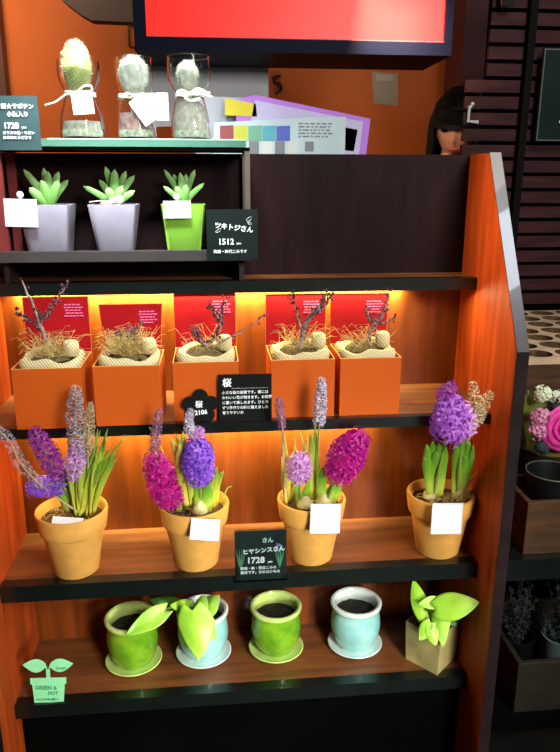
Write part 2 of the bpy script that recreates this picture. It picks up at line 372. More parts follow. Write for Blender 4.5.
def terracotta(x, y, label, rim=.0585, bot=.0375, H=.112, rz=0, tilt=0):
    t = thing('potted_hyacinth', (x,y,Z4), label, 'potted plant', 'terracotta pots of hyacinths on the middle shelf', rot=(0,tilt,rz))
    q = MB(); k = (rim-.006-bot)/(H-.03)
    q.lathe([(0,.0),(bot-.003,0),(bot,.003),(bot+.74*(rim-.005-bot),H-.037),(rim-.0045,H-.034),(rim-.0035,H-.030),(rim,H-.004),(rim-.001,H),(rim-.004,H+.0005),(rim-.0065,H-.003),(rim-.009,H-.022),(rim-.012,H-.03)], 56)
    q.build('pot', M['terracotta'], t)
    s = MB(); R = rim-.0085; n = 40
    vs = [(0,0,H-.012)]; fs = []
    for i in range(1,8):
        for j in range(n):
            a = 2*PI*j/n; r = R*i/7; z = H-.016+.004*noise.noise(V((r*math.cos(a)*90,r*math.sin(a)*90,x*30)))*(1 if i<7 else 0)
            vs.append((r*math.cos(a), r*math.sin(a), z))
    fs += [(0,1+j,1+(j+1)%n) for j in range(n)]
    for i in range(6):
        for j in range(n): fs.append((1+i*n+j,1+(i+1)*n+j,1+(i+1)*n+(j+1)%n,1+i*n+(j+1)%n))
    s.add(vs, fs); s.build('soil', M['soil'], t)
    f = MB()
    for i in range(60):
        a = rnd.uniform(0,2*PI); r = R*rnd.uniform(.1,.92); p = V((r*math.cos(a), r*math.sin(a), H-.011)); 
        dd = V((rnd.uniform(-1,1), rnd.uniform(-1,1), rnd.uniform(-.1,.35)))*.014
        e = p+dd*1.4
        if math.hypot(e.x, e.y) > R*.97: continue
        f.tube([p, p+dd*.7+V((0,0,.003)), e], .0005, 3)
    f.build('root_fibres', M['moss'], t)
    return t
def bulb(t, x, y, r=.014, h=.026, z=.095):
    q = MB(); q.lathe([(r*.6,0),(r,h*.25),(r*.9,h*.5),(r*.5,h*.8),(r*.3,h)], 18, (x,y,z)); q.build('bulb', M['bulb'], t)
def plant_tag(t, cx, cy, cz, w, h, rx=0, ry=0, rz=0, m=None, marks=True):
    """small white card with a dashed border, pushed into the soil on a peg"""
    o = box('plant_tag', m or M['tag'], (-w/2,w/2,-.0006,.0006,-h/2,h/2), t); o.location = (cx,cy,cz); o.rotation_euler = (rx,ry,rz)
    if marks:
        q = MB(); rr = random.Random(int(cx*1e5))
        for k in range(4):
            z = h*.18-k*h*.13; x = -w*.28
            while x < w*.25:
                l = rr.uniform(.03,.1)*w
                q.box(x, x+l, -.0011, -.0006, z-h*.02, z+h*.02); x += l+w*.03
        q.build('writing', M['ink'], o, smooth=False)
    return o

# --- first pot, far left: withered grey spikes and a tuft of grassy leaves
t = terracotta(-.290, .046, 'leftmost terracotta pot, full of grassy leaves with a grey withered spike arching left', tilt=-.0)
b = V((-.290,.046,Z4))
def W(*p): return V(p)-b
def Wl(*p):
    """world point of a hyacinth leaf or spike, leaning forward over the shelf edge the higher it reaches"""
    x, y, z = p; f = max(0, min(1, (z+.055)/.105)); f = f*f*(3-2*f); y2 = y-f*(y+.034)
    k = (y2+1.0114)/(y+1.0114); return V((-.0487+(x+.0487)*k, y2, .4633+(z-.4633)*k))-b
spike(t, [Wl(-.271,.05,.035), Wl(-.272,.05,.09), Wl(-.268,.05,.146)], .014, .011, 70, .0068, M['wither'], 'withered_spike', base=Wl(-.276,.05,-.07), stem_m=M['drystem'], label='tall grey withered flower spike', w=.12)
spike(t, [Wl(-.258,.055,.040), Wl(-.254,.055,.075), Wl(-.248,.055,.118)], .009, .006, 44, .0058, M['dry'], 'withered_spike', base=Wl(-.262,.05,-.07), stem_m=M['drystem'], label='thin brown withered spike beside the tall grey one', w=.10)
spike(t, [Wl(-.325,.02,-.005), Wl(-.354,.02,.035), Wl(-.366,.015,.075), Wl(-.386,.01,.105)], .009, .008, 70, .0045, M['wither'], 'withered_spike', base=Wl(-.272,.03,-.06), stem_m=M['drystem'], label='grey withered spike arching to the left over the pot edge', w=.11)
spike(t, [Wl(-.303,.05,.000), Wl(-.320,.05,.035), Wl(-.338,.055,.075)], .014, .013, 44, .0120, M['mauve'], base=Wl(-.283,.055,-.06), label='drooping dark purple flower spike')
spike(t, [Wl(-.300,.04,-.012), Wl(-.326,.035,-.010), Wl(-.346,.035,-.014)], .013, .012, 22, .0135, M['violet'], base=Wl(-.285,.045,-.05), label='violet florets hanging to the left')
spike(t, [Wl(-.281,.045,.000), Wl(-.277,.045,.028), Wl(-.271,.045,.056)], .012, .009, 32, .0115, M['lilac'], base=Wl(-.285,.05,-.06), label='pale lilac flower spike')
for k, (bx_, tx_, tz_) in enumerate(((-.258,-.206,.066),(-.262,-.226,.072),(-.268,-.241,.058),(-.27,-.254,.070),(-.272,-.262,.050),(-.264,-.232,.035),(-.275,-.250,.030),(-.277,-.259,.078),(-.268,-.247,.012),(-.262,-.238,.080),(-.259,-.222,.045),(-.272,-.266,.066),(-.28,-.273,.03),(-.256,-.215,.02),(-.266,-.236,.02),(-.27,-.25,.045),(-.258,-.228,.058),(-.255,-.21,.045),(-.274,-.268,.02))):
    yy = .05+.018*math.sin(k*2.1)
    strap(t, [Wl(bx_,yy,-.065), Wl(bx_*.55+tx_*.45,yy-.002,-.065*.45+tz_*.55), Wl(tx_+(.01 if k==0 else 0),yy+.004*math.cos(k),tz_)], .0028+.0007*(k%3), M['grass_leaf'], fold=.3, taper=.6)
gr = random.Random(11)
for k in range(34):
    bx_ = gr.uniform(-.284,-.255); tx_ = bx_+gr.uniform(-.012,.040); tz_ = gr.uniform(-.02,.074); yy = gr.uniform(.026,.060)
    strap(t, [Wl(bx_,yy,-.065), Wl(bx_*.6+tx_*.4,yy-.002,-.065*.45+tz_*.55), Wl(tx_,yy+.003,tz_)], gr.uniform(.0016,.0026), M['grass_leaf'], fold=.3, taper=.5)
for k, (bx_, tx_, tz_) in enumerate(((-.292,-.312,-.005),(-.288,-.301,.012),(-.296,-.306,-.02),(-.284,-.291,.02),(-.29,-.283,.000))):
    strap(t, [Wl(bx_,.045+.01*(k%2),-.065), Wl((bx_+tx_)/2-.003,.04+.01*(k%2),-.02), Wl(tx_,.04,tz_)], .0075, M['strap_leaf'], taper=.6)
q = MB(); q.box(-.024,.024,-.0005,.0005,-.006,.006)
o = q.build('plant_tag', M['white_card'], t, smooth=False); o.location = W(-.290,.013,-.062); o.rotation_euler = (-.9,.12,0)

# --- second pot: magenta and violet hyacinths
t = terracotta(-.090, .050, 'terracotta pot holding one magenta and one violet-blue hyacinth, second pot from the left')
b = V((-.090,.050,Z4))
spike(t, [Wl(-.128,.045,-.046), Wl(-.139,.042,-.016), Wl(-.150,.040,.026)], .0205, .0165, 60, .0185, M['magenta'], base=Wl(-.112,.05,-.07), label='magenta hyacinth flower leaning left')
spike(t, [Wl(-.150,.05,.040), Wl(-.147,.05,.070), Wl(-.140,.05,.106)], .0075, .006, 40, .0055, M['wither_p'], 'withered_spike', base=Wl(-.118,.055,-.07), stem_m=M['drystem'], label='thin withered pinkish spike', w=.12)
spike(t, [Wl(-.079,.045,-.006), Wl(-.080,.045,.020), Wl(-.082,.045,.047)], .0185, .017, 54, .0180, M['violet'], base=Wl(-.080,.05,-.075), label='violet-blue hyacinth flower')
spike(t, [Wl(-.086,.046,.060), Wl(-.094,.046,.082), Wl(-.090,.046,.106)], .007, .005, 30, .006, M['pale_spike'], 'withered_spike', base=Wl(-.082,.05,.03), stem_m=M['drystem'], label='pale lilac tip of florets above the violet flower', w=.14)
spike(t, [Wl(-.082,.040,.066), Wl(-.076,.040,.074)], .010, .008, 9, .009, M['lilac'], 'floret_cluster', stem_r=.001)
for (bx_, by, mx, mz, tx_, tz_, w, m) in ((-.098,.055,-.108,.01,-.124,.060,.008,'yellow_leaf'),(-.096,.055,-.103,.02,-.104,.068,.009,'yellow_leaf'),(-.102,.05,-.112,.02,-.110,.05,.0075,'yellow_leaf'),(-.094,.05,-.098,.02,-.116,.066,.006,'grass_leaf'),
        (-.060,.05,-.060,-.02,-.050,.005,.0075,'grass_leaf'),(-.055,.055,-.052,-.03,-.040,-.005,.0065,'grass_leaf'),(-.082,.038,-.083,-.035,-.087,-.012,.010,'strap_leaf'),(-.070,.036,-.069,-.04,-.066,-.014,.0105,'strap_leaf'),(-.115,.045,-.118,-.05,-.122,-.032,.007,'strap_leaf'),(-.045,.06,-.035,-.04,-.026,-.035,.001,'grass_leaf')):
    strap(t, [Wl(bx_,by,-.07), Wl(mx,by-.002,mz if mz < -.02 else mz-.02), Wl(tx_,by,tz_)], w, M[m], taper=.6)
bulb(t, .010, -.012); bulb(t, -.022, .018, .012)
strap(t, [Wl(-.135,.05,.03), Wl(-.150,.05,.065), Wl(-.158,.05,.08)], .001, M['grass_leaf'])
plant_tag(t, *(W(-.072,-.0145,-.074)), .046, .034, rx=-.25, ry=.14, rz=.05, m=M['white_card'])

# --- third pot: small lilac, big magenta leaning right, two tall thin spikes
t = terracotta(.1080, .050, 'terracotta pot with a magenta hyacinth leaning right and two thin pale spikes')
b = V((.1080,.050,Z4))
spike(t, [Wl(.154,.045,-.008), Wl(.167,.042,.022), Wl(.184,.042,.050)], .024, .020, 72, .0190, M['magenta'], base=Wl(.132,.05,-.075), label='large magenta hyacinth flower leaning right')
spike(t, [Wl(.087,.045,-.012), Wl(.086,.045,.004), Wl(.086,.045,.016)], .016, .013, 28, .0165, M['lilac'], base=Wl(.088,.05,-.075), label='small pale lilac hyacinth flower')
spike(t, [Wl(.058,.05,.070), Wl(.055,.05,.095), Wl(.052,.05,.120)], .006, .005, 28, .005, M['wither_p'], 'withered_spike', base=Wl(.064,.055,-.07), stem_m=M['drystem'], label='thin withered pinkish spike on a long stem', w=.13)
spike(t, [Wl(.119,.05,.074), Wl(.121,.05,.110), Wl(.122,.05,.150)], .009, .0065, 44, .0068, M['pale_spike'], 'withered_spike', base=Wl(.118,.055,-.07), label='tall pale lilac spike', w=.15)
for (bx_, by, mx, mz, tx_, tz_, w, m) in ((.072,.06,.068,.0,.062,.055,.0045,'yellow_leaf'),(.070,.065,.080,.0,.080,.048,.004,'yellow_leaf'),(.075,.06,.094,.0,.102,.052,.004,'yellow_leaf'),(.08,.07,.10,.01,.090,.055,.004,'yellow_leaf'),
        (.105,.06,.112,.0,.106,.060,.007,'grass_leaf'),(.118,.06,.118,.0,.114,.070,.006,'grass_leaf'),(.124,.045,.124,-.03,.126,.000,.0085,'strap_leaf'),(.136,.045,.138,-.05,.150,-.022,.0085,'strap_leaf'),(.145,.05,.152,-.05,.160,-.030,.006,'strap_leaf'),
        (.098,.045,.098,-.05,.101,-.025,.007,'strap_leaf'),(.088,.04,.085,-.05,.078,-.030,.007,'strap_leaf'),(.066,.05,.060,-.03,.057,.02,.003,'yellow_leaf')):
    strap(t, [Wl(bx_,by,-.07), Wl(mx,by-.002,mz if mz < -.02 else mz-.015), Wl(tx_,by,tz_)], w, M[m], taper=.55)
bulb(t, -.012, -.01); bulb(t, .02, -.005)
plant_tag(t, *(W(.1215,-.0150,-.064)), .049, .050, rx=-.12, ry=.04, rz=.0)

# --- fourth pot: lilac-purple heads on two leaf bundles
t = terracotta(.3340, .050, 'rightmost terracotta pot, with a broad purple hyacinth head over two bundles of green leaves')
b = V((.3340,.050,Z4))
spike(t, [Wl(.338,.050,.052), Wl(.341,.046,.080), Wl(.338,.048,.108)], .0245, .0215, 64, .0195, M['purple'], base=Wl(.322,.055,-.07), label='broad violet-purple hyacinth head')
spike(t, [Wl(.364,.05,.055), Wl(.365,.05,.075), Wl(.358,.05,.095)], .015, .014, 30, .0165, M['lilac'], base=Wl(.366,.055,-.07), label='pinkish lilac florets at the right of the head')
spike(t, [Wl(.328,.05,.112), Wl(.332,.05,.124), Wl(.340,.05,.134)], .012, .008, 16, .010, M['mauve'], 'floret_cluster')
for a_, b_, c_ in (((.362,.06,.02),(.388,.06,.085),(.380,.06,.132)), ((.366,.06,.02),(.395,.06,.08),(.410,.06,.115)), ((.364,.055,.03),(.382,.055,.07),(.395,.055,.095))):
    spike(t, [Wl(a_[0]*.3+b_[0]*.7,b_[1],b_[2]*.8), Wl(*b_), Wl(*c_)], .011, .009, 24, .0070, M['dry'], 'withered_spike', base=Wl(a_[0],a_[1],-.02), stem_m=M['drystem'], label='dry straw-coloured withered spike', w=.12, stem_r=.0012)
for (bx_, tx_, tz_, w) in ((.318,.302,.034,.008),(.322,.312,.040,.0095),(.327,.324,.036,.010),(.332,.335,.030,.008),(.315,.299,.010,.006),(.326,.318,.02,.010)):
    strap(t, [Wl(bx_,.050,-.07), Wl((bx_*.55+tx_*.45)-.002,.044,-.02), Wl(tx_,.045,tz_)], w, M['strap_leaf'], taper=.75)
for (bx_, tx_, tz_, w) in ((.362,.354,.032,.008),(.366,.364,.040,.009),(.371,.376,.038,.008),(.376,.384,.028,.006),(.368,.370,.01,.009)):
    strap(t, [Wl(bx_,.052,-.07), Wl((bx_+tx_)/2,.046,-.02), Wl(tx_,.047,tz_)], w, M['strap_leaf'], taper=.75)
strap(t, [Wl(.372,.05,-.06), Wl(.392,.05,-.03), Wl(.412,.05,-.012)], .002, M['grass_leaf'])
bulb(t, -.018, .004, .012); bulb(t, .034, .0, .012)
f = MB()
for i in range(26):
    x0 = rnd.uniform(.36,.392); f.tube(bez(W(x0-.01,.04,-.072), W(x0,.035,-.055+rnd.uniform(-.006,.012)), W(x0+rnd.uniform(0,.012),.03,-.062), n=4), .0006, 3)
f.build('dry_roots', M['moss'], t)
plant_tag(t, *(W(.324,-.0150,-.074)), .052, .053, rx=-.12, ry=.04, rz=.0)

# ================================================================== orange boxes with cherry bonsai
def gift_box(x, y, label, lid_top=.1825, lean=0.0, taper=0, w=.1, rz=0, inset=0):
    t = thing('gift_box', (x,y,Z3), label, 'box', 'orange gift boxes on the upper shelf', rz=rz)
    h = .0935; th = .0014; d = .1
    q = MB()
    q.box(0,w,0,th,0,h); q.box(0,w,d-th,d,0,h); q.box(0,th,th,d-th,0,h); q.box(w-th,w,th,d-th,0,h); q.box(th,w-th,th,d-th,0,th)
    q.build('body', M['box'], t, smooth=False)
    q = MB()
    for b_ in ((0,w,0,th),(0,w,d-th,d),(0,th,th,d-th),(w-th,w,th,d-th)): q.box(*b_, h, h+.0006)
    q.build('rim', M['boxedge'], t, smooth=False)
    # lid standing open behind
    q = MB(); z0 = h-.012; z1 = lid_top; y0 = d+.0005; y1 = y0+lean
    a = [(inset,y0,z0),(w-inset,y0,z0),(w-taper,y1,z1),(taper,y1,z1)]
    q.add(a+[(p[0],p[1]+.0022,p[2]) for p in a], [(0,1,2,3),(7,6,5,4),(0,4,5,1),(1,5,6,2),(2,6,7,3),(3,7,4,0)])
    l = q.build('lid', M['lid'], t, smooth=False); l['label'] = 'open lid with a deep red inside'
    fr = MB()
    for p, r in ((0,3),(3,2),(2,1)):
        fr.tube([V(a[p])+V((0,.001,0)), V(a[r])+V((0,.001,0))], .0011, 5)
    fr.build('lid_edge', M['box'], l, smooth=False)
    # pink printed lines at the upper right of the lid
    pr = MB(); rr = random.Random(3)
    for k in range(5):
        f = 1-(.012+.0045*k)/(z1-z0); zz = z0+(z1-z0)*f; yy = y0+(y1-y0)*f-.0007
        x = w*.62+rr.uniform(0,.004)
        while x < w*.86:
            l_ = rr.uniform(.003,.007); pr.box(x,x+l_,yy-.0004,yy,zz-.0009,zz+.0009); x += l_+.0012
    pr.build('print', M['pink_ink'], l, smooth=False)
    return t
def bonsai(x, y, label, branches, roll=(.036,.0), moss=150, seed=1):
    """jute-wrapped root bundle with fibre moss and bare cherry twigs; sits inside the box"""
    t = thing('cherry_bonsai', (x,y,Z3+.0016), label, 'plant', 'bare cherry bonsai in the orange boxes')
    B = V((x,y,Z3+.0016)); rr = random.Random(seed)
    q = MB(); q.lathe([(0,0),(.036,0),(.0405,.01),(.0425,.05),(.0440,.080),(.0458,.090),(.0455,.0965),(.0430,.1005),(.0385,.1008),(.035,.098),(.032,.093)], 48, sq=2.6)
    for i, p in enumerate(q.v):
        if p[2] > .08: q.v[i] = (p[0], p[1], p[2]+.003*math.sin(i%48/48*2*PI*3+seed)+.002*math.sin(i%48/48*2*PI*7))
    q.build('jute_wrap', M['jute'], t)
    q = MB(); n = 24; vs = [(0,0,.106)]; fs = [(0,1+j,1+(j+1)%n) for j in range(n)]
    for i in range(1,6):
        for j in range(n):
            a = 2*PI*j/n; r = .0065*i; vs.append((r*math.cos(a), r*math.sin(a), .106-.0022*i*i*.2+.003*rr.uniform(-1,1)))
    for i in range(4):
        for j in range(n): fs.append((1+i*n+j,1+(i+1)*n+j,1+(i+1)*n+(j+1)%n,1+i*n+(j+1)%n))
    q.add(vs, fs); q.build('moss', M['mossdark'], t)
    f = MB()
    for i in range(int(moss*1.6)):
        a = rr.uniform(0,2*PI); r = rr.uniform(0,.033); p = V((r*math.cos(a), r*math.sin(a), .104)); L_ = rr.uniform(.012,.032); g = rr.uniform(0,2*PI)
        d = V((math.cos(g), math.sin(g)*.8, rr.uniform(.0,1.3)))*L_; e = V((math.cos(g+1.2),math.sin(g+1.2),-.2))*L_*.8
        f.tube([p, p+d*.6, p+d, p+d+e*.6], [.00045,.0004,.0003,.0002], 3)
    f.build('fibres', M['moss'], t)
    q = MB(); q.lathe([(.009,0),(.0115,.003),(.012,.014),(.011,.021),(.008,.024),(.0,.0245)], 16, (roll[0]-.006, roll[1]-.006, .100)); q.build('jute_knot', M['jute'], t)
    for br in branches:
        pts, r0, kind = br; P = bez(*[V(p)-B for p in pts], n=5); n = len(P)
        for i in range(1,n-1): P[i] = P[i]+V((rr.uniform(-1,1),rr.uniform(-1,1),rr.uniform(-1,1)))*.0012
        q = MB(); q.tube(P, [max(.0007, r0*(1-.75*i/n)) for i in range(n)], 6); o = q.build('branch', M['bark'], t)
        bd = MB()
        for i in range(2, n):
            for k in range(kind):
                d = V((rr.uniform(-1,1),rr.uniform(-1,1),rr.uniform(-.5,1))).normalized(); L_ = rr.uniform(.002,.007) if i < n-2 else rr.uniform(.003,.010)
                bd.tube([P[i], P[i]+d*L_], .0006, 3); bd.blob(P[i]+d*L_, rr.uniform(.0012,.0022), 5, 4, sz=1.4)
        bd.build('buds', M['palebud'] if (n+kind) % 2 else M['bud'], o)
    return t
xs = (-.3475,-.2310,-.1135,.0368,.1455); ys = (-.003,.001,.012,.014,.014)
descr = ('leftmost orange box with its red lid standing straight up', 'orange box whose red lid leans back and narrows, second from left',
  'orange box behind the black flower-shaped price card, middle of the five', 'orange box just right of the large black written card, fourth from left', 'rightmost orange box on the upper shelf')
for i in range(5):
    if i == 1: gift_box(xs[i], ys[i], descr[i], lid_top=.170, lean=-.004, taper=0, w=.099, inset=.006)
    elif i == 4: gift_box(xs[i], ys[i], descr[i], lid_top=.178, lean=.0, w=.0965)
    else: gift_box(xs[i], ys[i], descr[i], lid_top=(.183,0,.182,.179)[i], lean=.0, w=.1)
bd = ('cherry bonsai in the leftmost box, thick twig reaching above the lid',
 'low cherry bonsai hidden in tangled brown fibres, second box from left',
 'cherry bonsai in the middle box with a long thin twig reaching out to the right',
 'cherry bonsai in the fourth box, forked into a V with a thick budded branch',
 'cherry bonsai in the rightmost box, twig forked like a tuning fork over jute wrap')
bonsai(xs[0]+.05, ys[0]+.05, bd[0], [
  ([(-.297,.05,.195),(-.302,.048,.218),(-.312,.045,.252),(-.319,.04,.285),(-.330,.04,.318)], .0042, 1),
  ([(-.309,.046,.242),(-.325,.042,.256),(-.342,.04,.274)], .0020, 3),
  ([(-.311,.046,.252),(-.298,.044,.266),(-.285,.04,.285),(-.268,.04,.309)], .0015, 3),
  ([(-.313,.046,.255),(-.308,.044,.265)], .0018, 4)], seed=1)
bonsai(xs[1]+.05, ys[1]+.05, bd[1], [
  ([(-.190,.05,.200),(-.183,.05,.220),(-.176,.05,.232),(-.160,.05,.252)], .0014, 3),
  ([(-.185,.05,.200),(-.192,.05,.222),(-.196,.05,.234)], .0014, 4), ([(-.17,.05,.200),(-.172,.05,.22),(-.18,.05,.237)], .0012, 4)], moss=360, seed=2)
bonsai(xs[2]+.05, ys[2]+.05, bd[2], [
  ([(-.066,.05,.205),(-.052,.05,.222),(-.040,.048,.240),(-.038,.05,.262),(-.030,.05,.284)], .0030, 3),
  ([(-.038,.048,.244),(-.046,.05,.262),(-.056,.05,.275)], .0016, 3),
  ([(-.060,.045,.210),(-.072,.045,.222),(-.080,.045,.240)], .0018, 4),
  ([(-.052,.04,.212),(-.015,.035,.232),(.020,.03,.254),(.034,.03,.264)], .0014, 1)], moss=40, seed=3)
bonsai(xs[3]+.05, ys[3]+.05, bd[3], [
  ([(.088,.05,.205),(.090,.05,.232),(.104,.048,.258),(.116,.046,.272),(.128,.045,.292)], .0048, 4),
  ([(.088,.05,.228),(.084,.05,.250),(.076,.05,.275),(.070,.05,.291)], .0020, 2),
  ([(.104,.048,.258),(.118,.046,.266),(.134,.046,.288)], .0024, 4)], moss=75, seed=4)
bonsai(xs[4]+.048, ys[4]+.05, bd[4], [
  ([(.197,.06,.205),(.203,.06,.226),(.213,.058,.243),(.224,.056,.262),(.228,.055,.291)], .0040, 2),
  ([(.208,.058,.236),(.198,.058,.248),(.193,.058,.266)], .0020, 2),
  ([(.214,.058,.240),(.226,.056,.242),(.238,.056,.250)], .0020, 1)], moss=40, seed=5, roll=(.034,.0))

# ================================================================== black cards
def card(name, x0, x1, y, z0, z1, label, cat, m, rx=0, thick=.0016, group=None):
    t = thing(name, ((x0+x1)/2, y, z0), label, cat, group, rot=(rx,0,0))
    w = (x1-x0)/2
    box('card', m, (-w,w,0,thick,0,z1-z0), t)
    return t, w, z1-z0
def scribble(parent, x0, x1, z, h, seed, m, y=-.0006):
    """one line of tiny handwriting made of short strokes"""
    rr = random.Random(seed); q = MB(); x = x0
    while x < x1:
        w = h*rr.uniform(.5,1.0)
        for k in range(3):
            a = (x+rr.uniform(0,w), z+rr.uniform(-.5,.5)*h); b_ = (x+rr.uniform(0,w), z+rr.uniform(-.5,.5)*h)
            q.tube([(a[0],y,a[1]),(b_[0],y,b_[1]+.0001)], h*.1, 4)
        x += w+h*.25
    return q.build('writing', m, parent, smooth=False)

# large black card with the heading character
t, w, h = card('message_card', -.045, .0368, -.004, Z3-.0005-.0, .1755, 'black card with a heading and five lines of white writing, before the third orange box', 'sign', M['blackcard'], rx=-.03)
t.location.z = Z3; t.location.y = .003
text(t, '桜', .0140, -w+.006, h-.0175, M['chalk'], bold=.0004)
scribble(t, -w+.020, w-.006, h-.0220, .0012, 5, M['chalk'])
for k, s in enumerate(('小さな桜の盆栽です。春には','かわいい花が咲きます。お部屋','に置いて楽しめます。ひとつ','ずつ手作りの鉢に植えました','育てやすい木')):
    text(t, s, .0055, -w+.005, h-.0300-.0081*k, M['chalk'], bold=.00005)
# flower-shaped price card
t = thing('flower_price_card', (-.0735,.0035,Z3), 'black flower-shaped price card with white writing leaning by the message card', 'sign', rot=(-.03,0,0))
pts = []
for k in range(100):
    a = 2*PI*k/100; r = .0195+.0088*abs(math.cos(2.5*(a-PI/2)))**.8; pts.append((r*math.cos(a)*1.03, .0285+r*math.sin(a)))
mn = min(p[1] for p in pts); pts = [(p[0],p[1]-mn) for p in pts]
q = MB(); q.prism(pts, 'y', 0, .0016); q.build('card', M['blackcard'], t, smooth=False)
text(t, '桜', .0115, -.002, .0255, M['chalk'], bold=.0003, align='CENTER')
text(t, '2106', .0098, .001, .0135, M['chalk'], bold=.0003, align='CENTER', rz=.08)

# price card of the hyacinths in clear sleeve
t, w, h = card('price_card', -.0265, .0330, .002, Z4, -.0815, 'black price card in a clear sleeve reading 1728, standing before the hyacinth pots', 'sign', M['blackboard'], rx=-.10)
t.location = (.0175, -.0036, -.1785); t.rotation_euler = (-.03,0,0)
for c in list(t.children): bpy.data.objects.remove(c)
w, h = .0425, .0930
box('card', M['blackboard'], (-w,w,.0004,.0018,.002,h-.002), t)
sl = box('sleeve', mat('clear_sleeve', (.9,1,.98), .05, trans=1, ior=1.15), (-w-.0015,w+.0015,-.0022,.003,0,h), t)
text(t, 'さん', .0095, .002, h-.023, M['chalk'], bold=.0002, rz=.0, y=-.0001)
text(t, 'ヒヤシンスさん', .0100, -.030, h-.043, M['chalk'], bold=.0003, rz=.06, y=-.0001)
text(t, '1728', .0150, -.0235, h-.0600, M['chalk'], bold=.0004, y=-.0001)
text(t, 'yen', .0055, .0115, h-.0605, M['chalk'], bold=.0001, y=-.0001)
text(t, '球根・鉢・受皿こみの', .0060, -.034, h-.0715, M['chalk'], bold=.0001, y=-.0001)
text(t, '価格です。お水は少なめ', .0060, -.034, h-.0790, M['chalk'], bold=.0001, y=-.0001)
q = MB()   # drawn flower sprigs at the card sides
for x0, mm in ((-.033,0),(.031,0)):
    for k in range(4): q.leaf(bez((x0,0,.022),(x0+.003*(k-1.5),0,.042),(x0+.005*(k-1.5),0,.060),n=4), [.0003,.0009,.0012,.0011,.001,.0009,.0006,.0004,.0001], (1,0,0))
q.build('drawn_leaves', mat('drawn_green', (.10,.30,.16), .6), t)
q = MB()
for k in range(14): q.blob((.031+rnd.uniform(-.004,.004),-.0001,.060+rnd.uniform(-.008,.010)), .0016, 6, 4, sy=.15)
q.build('drawn_flower', mat('drawn_lilac', (.32,.28,.62), .6), t)

# ================================================================== metal rack with succulents (left, upper)
RX0, RX1, RY0, RY1 = -.386, .0115, .086, .172
rk = thing('metal_rack', ((RX0+RX1)/2, RY0, Z2), 'small dark metal two-tier rack with a glass top standing on the top shelf at left', 'rack')
K = V(rk.location)
def kb(name, m, x0,x1,y0,y1,z0,z1, bevel=0): return box(name, m, (x0-K.x,x1-K.x,y0-K.y,y1-K.y,z0-K.z,z1-K.z), rk, bevel=bevel)
GZ = .5205
q = MB(); q.box(RX0-K.x,RX1-K.x,0,RY1-RY0,.3405-K.z,.3510-K.z)
kb('tray', M['metal'], RX0,RX1,RY0,RY1,.3395,.3500, .003)
kb('tray_rail', mat('tray_front_rail', (.07,.06,.06), .35, metal=.3, noise_amt=.2, nscale=20), RX0,RX1,RY0-.003,RY0,.3395,.3570,.001)
for x in (RX0+.012, RX1-.018):
    kb('foot', M['metal'], x,x+.008,.108,.170,Z2,.3395)
for x0,x1,m in ((RX0+.016,RX0+.030,M['rust']),(RX1-.008,RX1,M['postmetal'])):
    for y0 in (RY0, RY1-.008): kb('post', m, x0,x1,y0,y0+.008,.3500,GZ-.0115)
kb('top_rail', M['slatpost'], RX0,RX1,RY0,RY0+.008,GZ-.0165,GZ-.0115); kb('top_rail', M['slatpost'], RX0,RX1,RY1-.008,RY1,GZ-.0165,GZ-.0115)
kb('top_rail', M['slatpost'], RX0,RX0+.008,RY0+.008,RY1-.008,GZ-.0165,GZ-.0115); kb('top_rail', M['slatpost'], RX1-.008,RX1,RY0+.008,RY1-.008,GZ-.0165,GZ-.0115)
g = kb('glass_top', M['greenglass'], RX0,RX1-.006,RY0-.004,RY1,GZ-.0115,GZ-.0005,.0005); g['label'] = 'green-edged glass plate'
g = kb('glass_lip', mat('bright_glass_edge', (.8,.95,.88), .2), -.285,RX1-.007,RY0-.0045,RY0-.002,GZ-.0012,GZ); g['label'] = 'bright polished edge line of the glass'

def square_pot(x, y, wt, wb, h, m, label, leaves, seed, rz=0):
    t = thing('potted_succulent', (x,y,.3500), label, 'potted plant', 'square potted succulents on the metal rack', rz=rz)
    q = MB(); n = 40
    def ring(r, z): return (r, z)
    q.lathe([(0,0),(wb-.002,0),(wb,.002),(wt-.0003,h-.002),(wt,h),(wt-.003,h+.0004),(wt-.0042,h-.003),(wt-.006,h-.012)], 48, sq=10)
    q.build('pot', m, t)
    s = MB(); s.lathe([(.001,h-.004),(wt-.0048,h-.006)], 32, sq=10); s.build('soil', M['soil'], t)
    rr = random.Random(seed)
    for (dx, dy, L, lx, lz, w) in leaves:
        w *= .74; lz *= 1.13
        q = MB(); P = bez((dx*.25,dy*.3,h-.006),(dx*.6+lx*.25,dy*.7,h-.006+lz*.5),(dx+lx,dy,h-.004+lz), n=5); k = len(P)-1
        rad = [w*(.45+1.0*math.sin(PI*min(1,(i/k)*.85+.08))**.8)*.62 if i < k else w*.06 for i in range(k+1)]
        vs = []; fs = []; nn = 8
        for i, p in enumerate(P):
            tdir = (P[min(i+1,k)]-P[max(i-1,0)]).normalized(); a = tdir.cross(V((0,-1,.1))).normalized(); b_ = tdir.cross(a)
            for j in range(nn):
                th = 2*PI*j/nn; vs.append(p+a*math.cos(th)*rad[i]+b_*math.sin(th)*rad[i]*.38)
        for i in range(k):
            for j in range(nn): fs.append((i*nn+j,i*nn+(j+1)%nn,(i+1)*nn+(j+1)%nn,(i+1)*nn+j))
        fs += [tuple(range(nn-1,-1,-1)), tuple(k*nn+j for j in range(nn))]
        q.add(vs, fs); q.build('leaf', M['succ'], t)
    return t
LA = [(-.012,.01,0,-.022,.050,.009),(-.002,-.008,0,-.020,.040,.010),(.0,.012,0,-.004,.052,.009),(.004,-.012,0,-.008,.036,.012),(.002,-.004,0,.004,.047,.011),(.01,.006,0,.010,.047,.010),(.012,-.01,0,.010,.036,.011),(.014,.002,0,.020,.036,.009),(-.008,-.014,0,-.014,.026,.011),(.004,.016,0,.0,.042,.009)]
